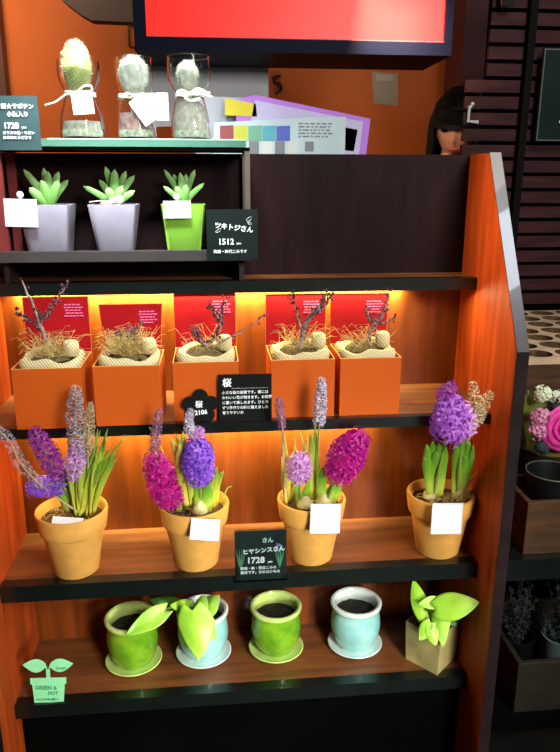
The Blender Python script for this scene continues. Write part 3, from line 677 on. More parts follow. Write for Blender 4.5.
LB = [(-.01,0,0,-.036,.028,.008),(-.004,.008,0,-.018,.036,.009),(-.002,.012,0,-.010,.054,.009),(.002,-.002,0,.002,.050,.011),(.006,.01,0,.014,.048,.009),(.008,0,0,.026,.042,.009),(.008,-.01,0,.026,.022,.009),(.0,-.012,0,-.008,.026,.011),(.004,-.014,0,.012,.028,.010)]
LC = [(-.008,.004,0,-.020,.050,.007),(-.006,-.006,0,-.024,.028,.007),(-.002,.008,0,-.012,.044,.008),(0,-.004,0,-.003,.046,.009),(.003,.004,0,.003,.044,.009),(.006,.008,0,.014,.050,.008),(.008,-.004,0,.026,.032,.007),(.002,-.012,0,.004,.030,.009),(-.002,-.014,0,-.008,.028,.009)]
p1 = square_pot(-.3035,.130,.0385,.0300,.075,M['lilacpot'],'lilac-grey square pot of fleshy green leaves at the left end of the rack',LA,1)
p2 = square_pot(-.2010,.130,.0375,.0270,.075,M['lilacpot'],'lilac-grey square succulent pot in the middle of the rack, with bare wood scraps in it',LB,2)
p3 = square_pot(-.0930,.130,.0345,.0270,.075,M['limepot'],'lime green square succulent pot at the right end of the rack',LC,3)
def peg_tag(t, x, y, z, w, h, rz=0, ry=0):
    o = plant_tag(t, x, y, z, w, h, ry=ry)
    q = MB(); q.tube([(0,.0012,-h*.3),(0,.0012,h*.5+.004)], .0012, 6); q.blob((0,.0012,h*.5+.006), .0052, 14, 8, sy=.5); q.build('peg', M['stick'] if rz else M['white_card'], o)
    return o
peg_tag(p1, -.0300, -.0450, .064, .048, .041, ry=.03)
peg_tag(p3, -.0080, -.0405, .068, .042, .026, ry=-.01)
q = MB()
for k in range(9): 
    a = rnd.uniform(-.028,.010); q.box(a, a+.018, -.036+rnd.uniform(0,.012), -.030+rnd.uniform(0,.012), .073+.0013*k, .0742+.0013*k)
o = q.build('wood_scraps', M['stick'], p2, smooth=False); o.rotation_euler = (0,-.12,0)
q = MB(); q.blob((.012,-.034,.083), .007, 12, 8, sy=.5); q.tube([(.012,-.034,.060),(.012,-.034,.083)], .0012, 6); q.build('peg', M['stick'], p2)

# sign B: 1512
t, w, h = card('price_card', -.054, .024, .06, .343, .4200, 'dark green chalk card reading 1512, leaning on the right end of the metal rack', 'sign', M['blackboard'])
t.location = (-.0175, .0775, .3430); 
for c in list(t.children): bpy.data.objects.remove(c)
w, h = .0395, .0760
box('card', M['blackboard'], (-w,w,0,.0018,0,h), t); t.location.y = .0805; t.location.z = .3425
text(t, 'ツキトジさん', .0100, -w+.012, h-.0270, M['chalk'], bold=.0003, rz=-.13)
text(t, '1512', .0125, -w+.017, h-.0530, M['chalk'], bold=.0003)
text(t, 'yen', .0050, -w+.046, h-.0530, M['chalk'], bold=.0001)
text(t, '陶器・鉢代こみです', .0058, -w+.010, h-.0660, M['chalk'], bold=.0001)
q = MB()
for lp in (((.022,.060),(.026,.064),(.030,.065),(.029,.060),(.024,.057),(.022,.060)), ((.024,.056),(.028,.056),(.031,.054),(.026,.053),(.024,.056)), ((-.026,.0425),(-.021,.046),(-.017,.048),(-.019,.043),(-.024,.041),(-.026,.0425))):
    q.tube([(p[0],-.0006,p[1]) for p in lp], .0004, 4)
q.build('leaf_doodle', M['chalk'], t)

# sign A: top left, reading 1728, stands on the glass shelf front
t = thing('price_card', (-.3365,.0785,.5035), 'dark chalk card reading 1728 at the top left beside the glass jars', 'sign', rot=(0,0,0))
w, h = .0430, .0740
box('card', mat('grey_green_blackboard', (.040,.075,.080), .3, noise_amt=.3, nscale=12), (-w,w,0,.0018,0,h), t)
text(t, '桜☆サボテン', .0076, -.0085, h-.0170, M['chalk'], bold=.0002)
text(t, '小瓶入り', .0076, -.001, h-.0275, M['chalk'], bold=.0002)
text(t, '1728', .0108, -.0075, h-.0440, M['chalk'], bold=.0004)
text(t, 'yen', .0045, .018, h-.0440, M['chalk'], bold=.0001)
text(t, 'ガラスの器・リボン', .0050, -.0095, h-.0520, M['chalk'], bold=.0001)
text(t, 'お水はときどきで', .0050, -.0095, h-.0585, M['chalk'], bold=.0001)

# ================================================================== hourglass jars with cacti
def jar(x, y, label, wt, wm, wb, h, zw, kind, seed):
    t = thing('cactus_jar', (x,y,GZ), label, 'jar', 'waisted glass jars with cacti on the glass top')
    rr = random.Random(seed)
    prof = [(wb-.004,0),(wb,.003),(wb*1.0,.010),(wb*.94,zw*.5),(wm*1.15,zw*.85),(wm,zw),(wm*1.12,zw+.006),(wt*.95,zw+.020),(wt,zw+.034),(wt*.97,h)]
    P = [V((r,0,z)) for r, z in prof]; S = bez(*P, n=4); out = [(p.x,p.z) for p in S]
    inn = [(max(.002,r-.0014), z) for r, z in reversed(out) if z > .003]
    q = MB(); q.lathe(out+inn+[(.001,.003)], 40); q.build('glass', M['glass'], t)
    gv = MB(); gv.lathe([(0,.0035),(wb-.0045,.004),(wb-.003,.009),(wb-.004,.014),(0,.0155)], 28); gv.build('gravel', M['gravel'], t)
    if kind != 3:
        gv = MB(); gv.lathe([(0,.0156),(wb-.0045,.0145),(wb*.90-.003,zw*(.40 if kind == 1 else .62)),(0,zw*(.42 if kind == 1 else .66))], 28); gv.build('coloured_gravel', M['gravel2'] if kind == 2 else M['gravel3'], t)
    else:
        gv = MB(); gv.lathe([(0,.0156),(wb-.0045,.0145),(wb*.86-.003,zw*.72),(wm-.005,zw*.86),(0,zw*.9)], 28); gv.build('coloured_gravel', M['gravel3'], t)
    # cactus
    if kind == 1: c, rx_, rz_ = (-.002,0,zw+.037), .0205, .037
    elif kind == 2: c, rx_, rz_ = (0,0,zw+.030), .0220, .027
    else: c, rx_, rz_ = (-.002,0,zw+.026), .0165, .022
    q = MB(); q.blob((0,0,0), 1, 28, 18, rx_, rx_, rz_, jit=.035)
    q.tube([(0,0,-rz_*.8),(0,0,-(c[2]-zw*.6))], .006, 10)
    sp = MB()
    for i in range(420):
        zz = 1-2*(i+.5)/420; th = i*2.39996; r = math.sqrt(1-zz*zz); d = V((r*math.cos(th), r*math.sin(th), zz)); p = V((d.x*rx_, d.y*rx_, d.z*rz_))
        e = p+(d+V((rr.uniform(-.6,.6),rr.uniform(-.6,.6),rr.uniform(-.6,.6))))*.0026
        sp.tube([p, e], [.0005,.0002], 3)
    o = q.build('cactus', M['cactus'] if kind == 1 else M['wcactus'], t); o.location = c
    if kind == 1: 
        for dx, dz, r_ in ((-.014,.014,.006),(-.011,.022,.005),(.0,.028,.006)):
            pass
        q = MB(); q.blob((-.012,-.006,.016), .0085, 12, 8, jit=.08); q.blob((-.004,-.008,.025), .008, 12, 8, jit=.08); q.build('offset_cactus', M['cactus'], o)
    s = sp.build('spines', M['spine'], o)
    # ribbon round the waist, with a bow and loose ends
    q = MB(); 
    for dz in (-.002,.0015): q.tube([( (wm+.0016)*math.cos(a*PI/12), (wm+.0016)*math.sin(a*PI/12), zw+dz+.001*math.sin(a)) for a in range(25)], .0013, 5, cap=False)
    f = -(wm+.003)
    loops = {1: [[(.0,f,zw),(.010,f-.002,zw+.008),(.020,f,zw+.009),(.021,f,zw+.003),(.010,f-.002,zw),(0,f,zw)], [(0,f,zw),(-.015,f-.003,zw-.003),(-.030,f-.004,zw-.013),(-.046,f-.004,zw-.018)], [(0,f,zw),(.008,f-.003,zw-.006),(.012,f-.004,zw-.010)]],
             2: [[(0,f,zw),(-.008,f-.002,zw+.003),(-.014,f,zw)], [(0,f,zw),(.010,f-.003,zw-.004),(.014,f-.004,zw-.008)]],
             3: [[(0,f,zw),(.012,f-.003,zw+.007),(.022,f-.002,zw+.004),(.024,f,zw+.001),(.012,f-.002,zw-.001),(0,f,zw)], [(0,f,zw),(.016,f-.003,zw),(.034,f-.004,zw-.004)], [(0,f,zw),(-.010,f-.002,zw+.005),(-.018,f-.002,zw+.001),(-.010,f-.002,zw-.002),(0,f,zw)], [(0,f,zw),(.014,f-.003,zw+.004),(.031,f-.004,zw+.001)], [(0,f,zw),(-.006,f-.004,zw-.006),(.004,f-.004,zw-.010),(.016,f-.004,zw-.006)]]}[kind]
    for l in loops: q.tube(bez(*l, n=6), .0013 if kind != 3 else .0016, 5)
    q.blob((0,f,zw), .003, 8, 6); q.build('ribbon', M['raffia'], t)
    if kind == 1: plant_tag(t, .008, f-.006, zw-.016, .030, .028, ry=-.08, marks=False, m=M['white_card'])
    if kind == 2:
        plant_tag(t, .016, f-.007, zw-.020, .026, .040, ry=-.62, marks=False, m=M['white_card'])
        plant_tag(t, .036, f-.0045, zw-.016, .030, .038, ry=-.02, marks=False, m=mat('cream_card', (.75,.68,.50), .6))
    return t
jar(-.2395,.118,'glass jar at the left with a tall yellow-green cactus and white tag',.0310,.0210,.0330,.110,.064,1,1)
jar(-.1590,.118,'middle glass jar, with a round white woolly cactus above pink gravel',.0290,.0225,.0300,.115,.061,2,2)
jar(-.0770,.118,'glass jar at the right with a small white cactus and bunched raffia bow',.0325,.0200,.0300,.118,.064,3,3)

# ================================================================== glazed pots on the lowest shelf
def glazed(x, y, g, label, slabel, soil=True, rz=0):
    gl, rim = (M['greenglaze'], M['greenrim']) if g else (M['blueglaze'], M['bluerim'])
    s = MB(); s.lathe([(0,0),(.032,0),(.036,.002),(.0505,.0075),(.052,.0095),(.0505,.0105),(.040,.0062),(0,.0055)], 56)
    so = s.build('saucer', rim, None); so.location = (x,y,Z5); tag(so, slabel, 'saucer', 'glazed saucers on the lowest shelf')
    t = thing('glazed_pot', (x,y,Z5+.0056), label, 'plant pot', 'glazed pots on the lowest shelf', rz=rz)
    prof = [(.0,0),(.030,0),(.033,.003),(.0395,.014),(.0455,.033),(.0470,.048),(.0455,.064),(.0430,.077),(.0435,.0835)]
    S = bez(*[V((r,0,z)) for r, z in prof[1:]], n=4)
    q = MB(); q.lathe([(0,0)]+[(p.x,p.z) for p in S], 56)
    q.build('body', gl, t)
    q = MB(); q.lathe([(.0430,.0820),(.0465,.0840),(.0485,.0875),(.0480,.0915),(.0450,.0935),(.0410,.0925),(.0385,.087),(.0390,.076),(.041,.060)], 56)
    q.build('rim', rim, t)
    q = MB(); n = 30; vs = [(0,0,.070)]; fs = [(0,1+j,1+(j+1)%n) for j in range(n)]
    for i in range(1,8):
        for j in range(n):
            a = 2*PI*j/n; r = .0393*i/7; vs.append((r*math.cos(a), r*math.sin(a), .0695+.0022*noise.noise(V((r*math.cos(a)*150,r*math.sin(a)*150,x*30)))))
    for i in range(6):
        for j in range(n): fs.append((1+i*n+j,1+(i+1)*n+j,1+(i+1)*n+(j+1)%n,1+i*n+(j+1)%n))
    q.add(vs, fs); q.build('soil', M['darksoil'], t)
    return t
g1 = glazed(-.2130,.096,True,'leftmost glazed pot, green crackle, under the drooping pothos leaf','green saucer under the leftmost glazed pot')
g2 = glazed(-.0845,.105,False,'pale blue glazed pot planted with a lime green pothos','pale blue saucer under the pot planted with pothos')
g3 = glazed(.0525,.106,True,'green crackle glazed pot standing between the two pale blue pots','green saucer under the pot between the two pale blue pots')
g4 = glazed(.2040,.104,False,'empty pale blue glazed pot between the green pot and paper bag','pale blue saucer under the empty pale blue pot')

def heart(parent, base, tip, w, side, m, droop=.0, fold=.25, name='leaf', stem=None):
    """heart-shaped pothos leaf from base to tip"""
    base, tip = V(base), V(tip); d = tip-base
    side = V(side).normalized() if side else V((.15,.80,-.58)).cross(d).normalized(); nrm = d.cross(side).normalized()
    n = 12; q = MB(); vs = []; fs = []; m_ = 6
    for i in range(n+1):
        f = i/n; prof = (math.sin(PI*min(1,f**.62))**.75)*(1-.15*f) if 0 < f < 1 else .02
        if f < .08: prof = .45
        c = base+d*f+nrm*droop*math.sin(PI*f)
        for j in range(-m_, m_+1):
            u = j/m_; back = -(1-f)**6*abs(u)*.16
            vs.append(c+side*w*prof*u+d*back+nrm*(fold*w*prof*(abs(u)**1.4)+.03*w*math.sin(9*f+3*u)))
    k = 2*m_+1
    for i in range(n):
        for j in range(k-1): fs.append((i*k+j,i*k+j+1,(i+1)*k+j+1,(i+1)*k+j))
    q.add(vs, fs); o = q.build(name, m, parent, solid=.0006)
    if stem:
        s = MB(); s.tube(bez(*stem, base, n=6), .0013, 6); s.build('leaf_stalk', M['stem'], o)
    return o
# pothos trailing out of the second glazed pot
t = thing('pothos_plant', (-.083,.108,Z5+.0760), 'lime green pothos growing from the pale blue pot and trailing left', 'plant')
b = V(t.location); c0 = W(-.083,.108,Z5+.070)
q = MB(); q.tube(bez(c0, W(-.095,.105,-.300), W(-.125,.095,-.285), W(-.150,.080,-.280), n=5), .0022, 7); q.build('vine', M['stem'], t)
heart(t, W(-.150,.070,-.276), W(-.216,.040,-.300), .019, None, M['lime'], fold=-.2, stem=(W(-.125,.095,-.285),W(-.140,.085,-.280)))
heart(t, W(-.100,.045,-.262), W(-.090,.015,-.342), .034, None, M['lime'], fold=.25, droop=.008, stem=(c0,W(-.10,.10,-.300)))
heart(t, W(-.085,.070,-.285), W(-.060,.035,-.320), .016, None, M['lime'], fold=-.2, stem=(c0,))
heart(t, W(-.085,.075,-.290), W(-.052,.050,-.238), .018, None, M['lime'], fold=.3, stem=(c0,))
heart(t, W(-.10,.08,-.280), W(-.140,.065,-.262), .014, None, M['lime'], fold=.2, stem=(c0,))
heart(t, W(-.13,.10,-.282), W(-.180,.105,-.276), .014, (.1,.8,.5), M['darkleaf'], fold=.2, stem=(W(-.11,.10,-.290),))
heart(t, W(-.090,.075,-.285), W(-.076,.050,-.236), .014, None, M['lime'], fold=.2, stem=(c0,))

# paper bag with pothos at the right
t = thing('paper_bag_planter', (.3380,.0530,Z5), 'brown paper bag pot set cornerwise at the right end of the lowest shelf', 'plant pot', rz=math.radians(42))
s_, hb = .0350, .082
q = MB()
o_ = s_-.0015
ring = lambda s, z: [(-s,-s,z),(s,-s,z),(s,s,z),(-s,s,z)]
q.add(ring(s_-.002,0)+ring(s_+.001,hb)+ring(s_+.0002,hb)+ring(s_-.004,.004), [(3,2,1,0),(0,1,5,4),(1,2,6,5),(2,3,7,6),(3,0,4,7),(4,5,9,8),(5,6,10,9),(6,7,11,10),(7,4,8,11),(8,9,13,12),(9,10,14,13),(10,11,15,14),(11,8,12,15),(12,13,14,15)])
q.build('bag', M['paper'], t, smooth=False)
q = MB(); q.tube([(s_-.0012,.006,.001),(s_+.0012,.006,hb)], .0007, 4); q.build('side_fold', M['bark'], t)
q = MB(); q.box(-s_+.004,s_-.004,-s_+.004,s_-.004,.045,.060); q.build('soil', M['darksoil'], t, smooth=False)
t2 = thing('pothos_plant', (.3380,.0530,Z5+.0605), 'lime green pothos in the brown paper bag at right', 'plant'); b = V(t2.location); c0 = W(.335,.050,Z5+.060)
heart(t2, W(.312,.020,-.292), W(.285,.020,-.208), .016, None, M['lime'], fold=.3, droop=.006, stem=(c0,W(.322,.035,-.315)))
heart(t2, W(.322,.000,-.255), W(.386,-.030,-.226), .025, None, M['lime'], fold=.2, droop=.004, stem=(c0,W(.33,.03,-.30)))
heart(t2, W(.335,.010,-.262), W(.338,-.006,-.330), .018, None, M['lime'], fold=.25, droop=.004, stem=(c0,W(.335,.03,-.30)))
heart(t2, W(.330,.012,-.250), W(.293,.012,-.252), .012, None, M['lime'], fold=-.3, stem=(c0,W(.33,.03,-.30)))
heart(t2, W(.318,.010,-.290), W(.296,.000,-.318), .014, None, M['lime'], fold=.2, stem=(c0,))
heart(t2, W(.316,.004,-.298), W(.324,-.008,-.324), .013, None, M['lime'], fold=.2, stem=(c0,))
heart(t2, W(.342,.040,-.280), W(.372,.025,-.312), .016, None, M['darkleaf'], fold=.2, stem=(c0,))

# mint paper sprout sign
t = thing('sprout_sign', (-.3470,.0045,Z5), 'mint green paper sign cut like a sprout in a pot, at the bottom left', 'sign', rot=(-.04,.05,0)); t.scale = (1.08,1,1.2)
q = MB(); q.prism([(-.0225,0),(.0225,0),(.0250,.030),(.0275,.030),(.0275,.040),(.003,.040),(.003,.054),(-.003,.054),(-.003,.040),(-.0275,.040),(-.0275,.030),(-.0250,.030)], 'y', 0, .0012)
q.build('pot_shape', M['greenpaper'], t, smooth=False)
q = MB()
for sx in (-1,1):
    pp = [(sx*.0005,.052)]+[(sx*(.0385*f), .058+.004*f+(.0105*math.sin(PI*f**.8))) for f in [i/10 for i in range(1,11)]]+[(sx*(.0385*f), .0605-.0125*math.sin(PI*f**.9)+.001) for f in [1-i/10 for i in range(1,10)]]
    q.prism(pp if sx > 0 else pp[::-1], 'y', 0 if sx > 0 else .00005, .0012)
q.build('leaf_shape', M['greenpaper'], t, smooth=False)
text(t, 'GREEN &', .0082, -.0205, .0225, M['greenink'], y=-.0006, bold=.0001, rz=-.04)
text(t, 'POT', .0080, -.001, .0125, M['greenink'], y=-.0006, bold=.0001)
text(t, 'みどりのある暮らし', .0040, -.019, .0040, M['greenink'], y=-.0006)
text(t, 'Green', .0060, .012, .0540, M['greenink'], y=-.0006)

# ================================================================== behind the unit: counter, leaflets
struct(box('trim_4', M['darkwood'], (XL,XR,.21,.62,.44,.470)))['label'] = 'dark counter top behind the shelf'
CT = .470
def sheet(name, poly, y, label, m, lean=.0, th=.001, cat='leaflet', group=None):
    """upright paper; poly in world (x,z) at plane y"""
    x0 = sum(p[0] for p in poly)/len(poly); z0 = min(p[1] for p in poly)
    o = MB(); o.prism([(p[0]-x0,p[1]-z0) for p in poly], 'y', 0, th)
    o = o.build(name, m, smooth=False); o.location = (x0,y,z0); tag(o, label, cat, group); return o, x0, z0
def on(o, x0, z0, b_, m, name='print'):
    q = MB(); q.prism([(p[0]-x0,p[1]-z0) for p in b_], 'y', -.0006, -.0001); return q.build(name, m, o, smooth=False)
sheet('paper_sheet', [(-.075,CT),(.055,CT),(.055,.604),(-.075,.608)], .335, 'plain pale sheet behind the colourful leaflets', mat('pale_sheet', (.28,.29,.34), .7, noise_amt=.1, nscale=8), cat='paper')
o, x0, z0 = sheet('purple_leaflet', [(.00,CT),(.238,CT),(.2475,.5705),(.0350,.609),(.0,.600)], .320, 'lavender leaflet with purple edges, tilted behind the white leaflet', M['purple_sheet'])
on(o, x0, z0, [(.012,.49),(.226,.49),(.234,.565),(.034,.600)], M['lav_sheet'])
on(o, x0, z0, [(-.020,.574),(.038,.572),(.036,.594),(-.020,.603)], M['yellow_paper'], 'yellow_slip')
on(o, x0, z0, [(.196,.515),(.218,.513),(.224,.551),(.201,.555)], M['sw_grey'])
o, x0, z0 = sheet('white_leaflet', [(-.045,CT),(.198,CT),(.198,.572),(.130,.570),(-.040,.560)], .302, 'white leaflet with a row of coloured squares, behind the glass rack', M['white_leaflet'])
cx = -.030
for k, n in enumerate(('sw_maroon','sw_yellow','sw_green','sw_teal','sw_blue')):
    x1 = cx+.0255; on(o, x0, z0, [(cx,.530),(x1-.001,.530),(x1-.001,.556),(cx,.555)], M[n], 'colour_square'); cx = x1
for k in range(4): on(o, x0, z0, [(.022+k*.0235,.500),(.040+k*.0235,.500),(.040+k*.0235,.529),(.022+k*.0235,.529)], M['sw_light'] if k%2 else M['sw_dark'], 'bottle_picture')
on(o, x0, z0, [(.124,.512),(.140,.512),(.140,.529),(.124,.529)], M['sw_dark'], 'bottle_picture')
q = MB(); rr = random.Random(8)
for k in range(5):
    x = .112
    while x < .168: l_ = rr.uniform(.003,.012); q.box(x-x0,x+l_-x0,-.0008,-.0002,.537+k*.0055-z0,.539+k*.0055-z0); x += l_+.003
q.build('small_text', M['sw_dark'], o, smooth=False)

# red lit display panel
t = thing('red_display_panel', (.172,.80,.757), 'large red glowing panel in a navy frame hanging at the top', 'display')
q = MB(); X0,X1,HT = -.392,.380,.30
q.box(X0,X1,0,.24,0,.030); q.box(X0,X1,0,.24,HT-.03,HT); q.box(X0,X0+.028,0,.24,.030,HT-.03); q.box(X1-.018,X1,0,.24,.030,HT-.03); q.box(X0+.028,X1-.018,.03,.24,.030,HT-.03)
q.build('frame', M['navy'], t, smooth=False)
box('screen', M['red_screen'], (X0+.0285,X1-.0185,.012,.029,.0305,HT-.0305), t)
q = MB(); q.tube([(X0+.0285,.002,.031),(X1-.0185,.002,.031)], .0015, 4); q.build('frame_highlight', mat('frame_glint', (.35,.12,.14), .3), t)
for x in (-.2,.2):
    q = MB(); q.tube([(x,.12,HT),(x,.12,1.5)], .006, 8); q.build('hanger', M['navy'], t)
# grey sheet hanging below it
o, x0, z0 = sheet('hanging_sheet', [(-.270,.600),(.118,.615),(.118,.772),(-.262,.772)], 1.05, 'grey translucent sheet hanging under the red panel behind the jars', M['greysheet'], cat='paper')
# note hanging on wall
t = thing('paper_note', (.682,1.9975,.757), 'beige paper note taped to the orange wall below the red panel', 'note')
q = MB(); q.prism([(-.05,.008),(.054,0),(.047,.124),(-.062,.130)], 'y', 0, .002); q.build('paper', M['greytag'], t, smooth=False)
q = MB(); q.prism([(-.04,.095),(.03,.095),(.028,.118),(-.045,.120)], 'y', -.001, 0); q.build('tape', mat('tape', (.5,.38,.26), .5), t, smooth=False)
o = MB(); o.tube(bez((0,0,.062),(.0,-.004,.040),(.022,-.006,.034),(.026,-.006,.012),(.004,-.004,-.004), n=6), .006, 7); o.tube([(0,0,.062),(.026,-.003,.064)], .005, 6)
o = o.build('wall_hook', M['blackpot']); o.location = (.218,1.985,.798); tag(o, 'black curved hook on the orange wall under the red panel', 'hook')
o = MB(); o.tube([(.028,0,.072),(0,0,.072),(0,0,0),(.030,0,-.002)], .0035, 6); o = o.build('wall_bracket', M['blackpot']); o.location = (-.352,1.99,.962); tag(o, 'thin black bracket on the orange wall left of the red panel', 'bracket')
o = MB(); o.box(0,.045,0,.01,0,.008); o = o.build('wall_bar', M['blackpot'], smooth=False); o.location = (-.380,1.985,.924); tag(o, 'short black bar on the orange wall above the middle jar', 'bar')

# ================================================================== slatted screen at the right
sc = thing('slatted_screen', (.60,.80,FLOOR), 'dark brown horizontal slatted wooden screen at the right', 'screen')
q = MB(); pitch = .0387; ztop = .935
k = 0; z = ztop
while z > .150:
    x0 = .648 if z > .71 else .596
    q.box(x0-.60, 2.0-.60, 0, .012, z-.029-FLOOR, z-FLOOR); z -= pitch
for _ in range(3):
    q.box(.648-.60,1.40,0,.012,ztop+pitch*(_+1)-.029-FLOOR,ztop+pitch*(_+1)-FLOOR)
q.build('slats', M['slat'], sc, smooth=False)
box('post', M['slatpost'], (.737-.60,.756-.60,-.022,0,0,1.85), sc); box('post', M['slatpost'], (1.25-.60,1.275-.60,-.022,0,0,1.85), sc)
box('rear_frame', M['slatpost'], (.66-.60,1.40,.03,.04,0,.885), sc)
box('rear_frame', M['black'], (.60-.60+.05,1.40,.02,.03,.58,1.80), sc)
t = thing('chalkboard', (.915,.762,.560), 'dark green framed chalkboard hanging on the slatted screen at upper right', 'chalkboard')
box('board', mat('dark_green_board', (.003,.012,.010), .6, spec=.15, noise_amt=.3, nscale=8), (-.138,.16,0,.01,0,.208), t)
q = MB()
for b_ in ((-.141,-.138,0,.208),(.16,.163,0,.208),(-.141,.163,.208,.211),(-.141,.163,-.003,0)): q.box(b_[0],b_[1],-.001,.011,b_[2],b_[3])
q.build('frame', mat('thin_grey_frame', (.07,.085,.085), .4), t, smooth=False)
scribble(t, -.085, .1, .045, .012, 4, M['chalk'], y=-.001)
o = MB(); o.tube([(.006,0,.036),(0,0,.034),(0,0,0),(.026,0,-.002)], .0045, 6); o.blob((.008,0,.041),.005,8,6); o = o.build('white_bracket', M['sw_light']); o.location = (.604,.790,.604); tag(o, 'small white L-shaped bracket on the left end of the screen beside the face', 'bracket')
# dark perfume-like glass ornament at the top
o = MB(); o.lathe([(0,0),(.014,0),(.018,.008),(.018,.045),(.008,.055),(.008,.065),(.011,.067),(.011,.080),(0,.082)], 16); o = o.build('glass_ornament', mat('dark_glass', (.02,.02,.02), .05, coat=1)); o.location = (.675,.782,.862); tag(o, 'small shiny dark glass ornament hanging on the top of the screen', 'ornament')

# ================================================================== neighbouring stand at the right
NX = XR+.024
st = thing('side_stand', (NX,0,FLOOR), 'dark tiered stand beside the shelf, carrying crates and flowers', 'stand'); 
def sb(name, m, x0,x1,y0,y1,z0,z1): return box(name, m, (x0-NX,x1-NX,y0,y1,z0-FLOOR,z1-FLOOR), st)
sb('shelf_board', M['edge'], NX,1.3,-.005,.60,-.205,-.165)
sb('upper_step', M['crate_dark'], NX,1.3,.255,.62,-.165,.040)
sb('lower_board', M['black'], NX,1.3,.0,.60,-.53,-.492)
sb('back_board', M['black'], NX,1.3,.60,.62,FLOOR,-.205)
for x in (NX, 1.27): sb('side_board', M['black'], x,x+.02,.02,.60,FLOOR,-.53)
# beige board with round holes
t = thing('holed_board', (NX+.01,.25,.040), 'beige board pierced with rows of round holes, on a wooden box right of the shelf', 'board')
bw, bd, bz = .80, .50, .085
# top surface as a grid of cells, each a square with a round hole
q = MB(); s = .070; nx_ = int(bw/s); ny_ = int(bd/s); T = .0
for i in range(nx_):
    for j in range(ny_):
        cx, cy = (i+.5)*s + (0), (j+.5)*s; n = 24; r = s*.43
        outer = []
        for k in range(n):
            a = 2*PI*k/n+PI/4; ca, sa = math.cos(a), math.sin(a); g = 1/max(abs(ca),abs(sa)); outer.append((cx+s/2*g*ca, cy+s/2*g*sa))
        inner = [(cx+r*math.cos(2*PI*k/n+PI/4), cy+r*math.sin(2*PI*k/n+PI/4)) for k in range(n)]
        vs = [(p[0],p[1],bz) for p in outer]+[(p[0],p[1],bz) for p in inner]+[(p[0],p[1],bz-.030) for p in inner]
        q.cur = 0; q.add(vs, [(k,(k+1)%n,n+(k+1)%n,n+k) for k in range(n)]); q.cur = 1
        q.add(vs[n:], [(k,(k+1)%n,n+(k+1)%n,n+k) for k in range(n)])
W_, D_ = nx_*s, ny_*s
q.cur = 0; q.add([(0,0,bz),(W_,0,bz),(W_,0,bz-.014),(0,0,bz-.014)], [(0,3,2,1)])
q.build('pierced_top', [M['beige'], M['soil']], t, smooth=False)  # hole walls in dark soil brown paint in the shade of the holes
box('box_body', M['crate'], (0,W_,.001,.012,0,bz-.014), t); box('box_side', M['crate'], (0,.012,.012,D_,0,bz-.014), t); box('box_bottom', M['blackpot'], (.012,W_,.012,D_,0,.012), t)
# crate with pots
def crate(name, x0, x1, y0, y1, z0, z1, label, m, flare=.0, th=.010):
    t = thing(name, ((x0+x1)/2,y0,z0), label, 'crate'); w = (x1-x0)/2; d = y1-y0; h = z1-z0
    for nm, b_ in (('front_board',(-w,w,0,th)),('back_board',(-w,w,d-th,d)),('side_board',(-w,-w+th,th,d-th)),('side_board',(w-th,w,th,d-th))): 
        box(nm, m, (*b_, 0, h), t, bevel=.0012)
    box('bottom_board', m, (-w+th,w-th,th,d-th,0,.008), t)
    return t
crate('wooden_crate', .475,.80,.012,.130,-.165,-.066,'rough brown wooden crate on the dark stand, holding round black pots',M['crate'])
def black_pot(x, y, z, r, h, label):
    t = thing('black_pot', (x,y,z), label, 'plant pot', 'round black pots in the wooden crate')
    q = MB(); q.lathe([(0,0),(r*.75,0),(r*.95,h-.008),(r,h-.008),(r*1.02,h),(r*.95,h+.001),(r*.92,h-.006),(r*.72,.004),(0,.004)], 36); q.build('pot', M['blackpot'], t)
    q = MB(); q.tube([(r*1.0*math.cos(a*PI/18), r*1.0*math.sin(a*PI/18), h+.0005) for a in range(37)], .0014, 5, cap=False); q.build('rim', mat('grey_rim', (.09,.10,.08), .3), t)
    q = MB(); q.lathe([(0,h*.6),(r*.84,h*.58)], 24); q.build('soil', M['darksoil'], t)
black_pot(.545,.072,-.157,.046,.120,'black round pot at the left in the wooden crate')
black_pot(.648,.072,-.157,.046,.120,'black round pot at the right in the wooden crate')
crate('wooden_crate', .487,.82,.005,.20,-.492,-.385,'dark olive wooden crate low on the stand, under the shelf slab',M['crate_dark'])

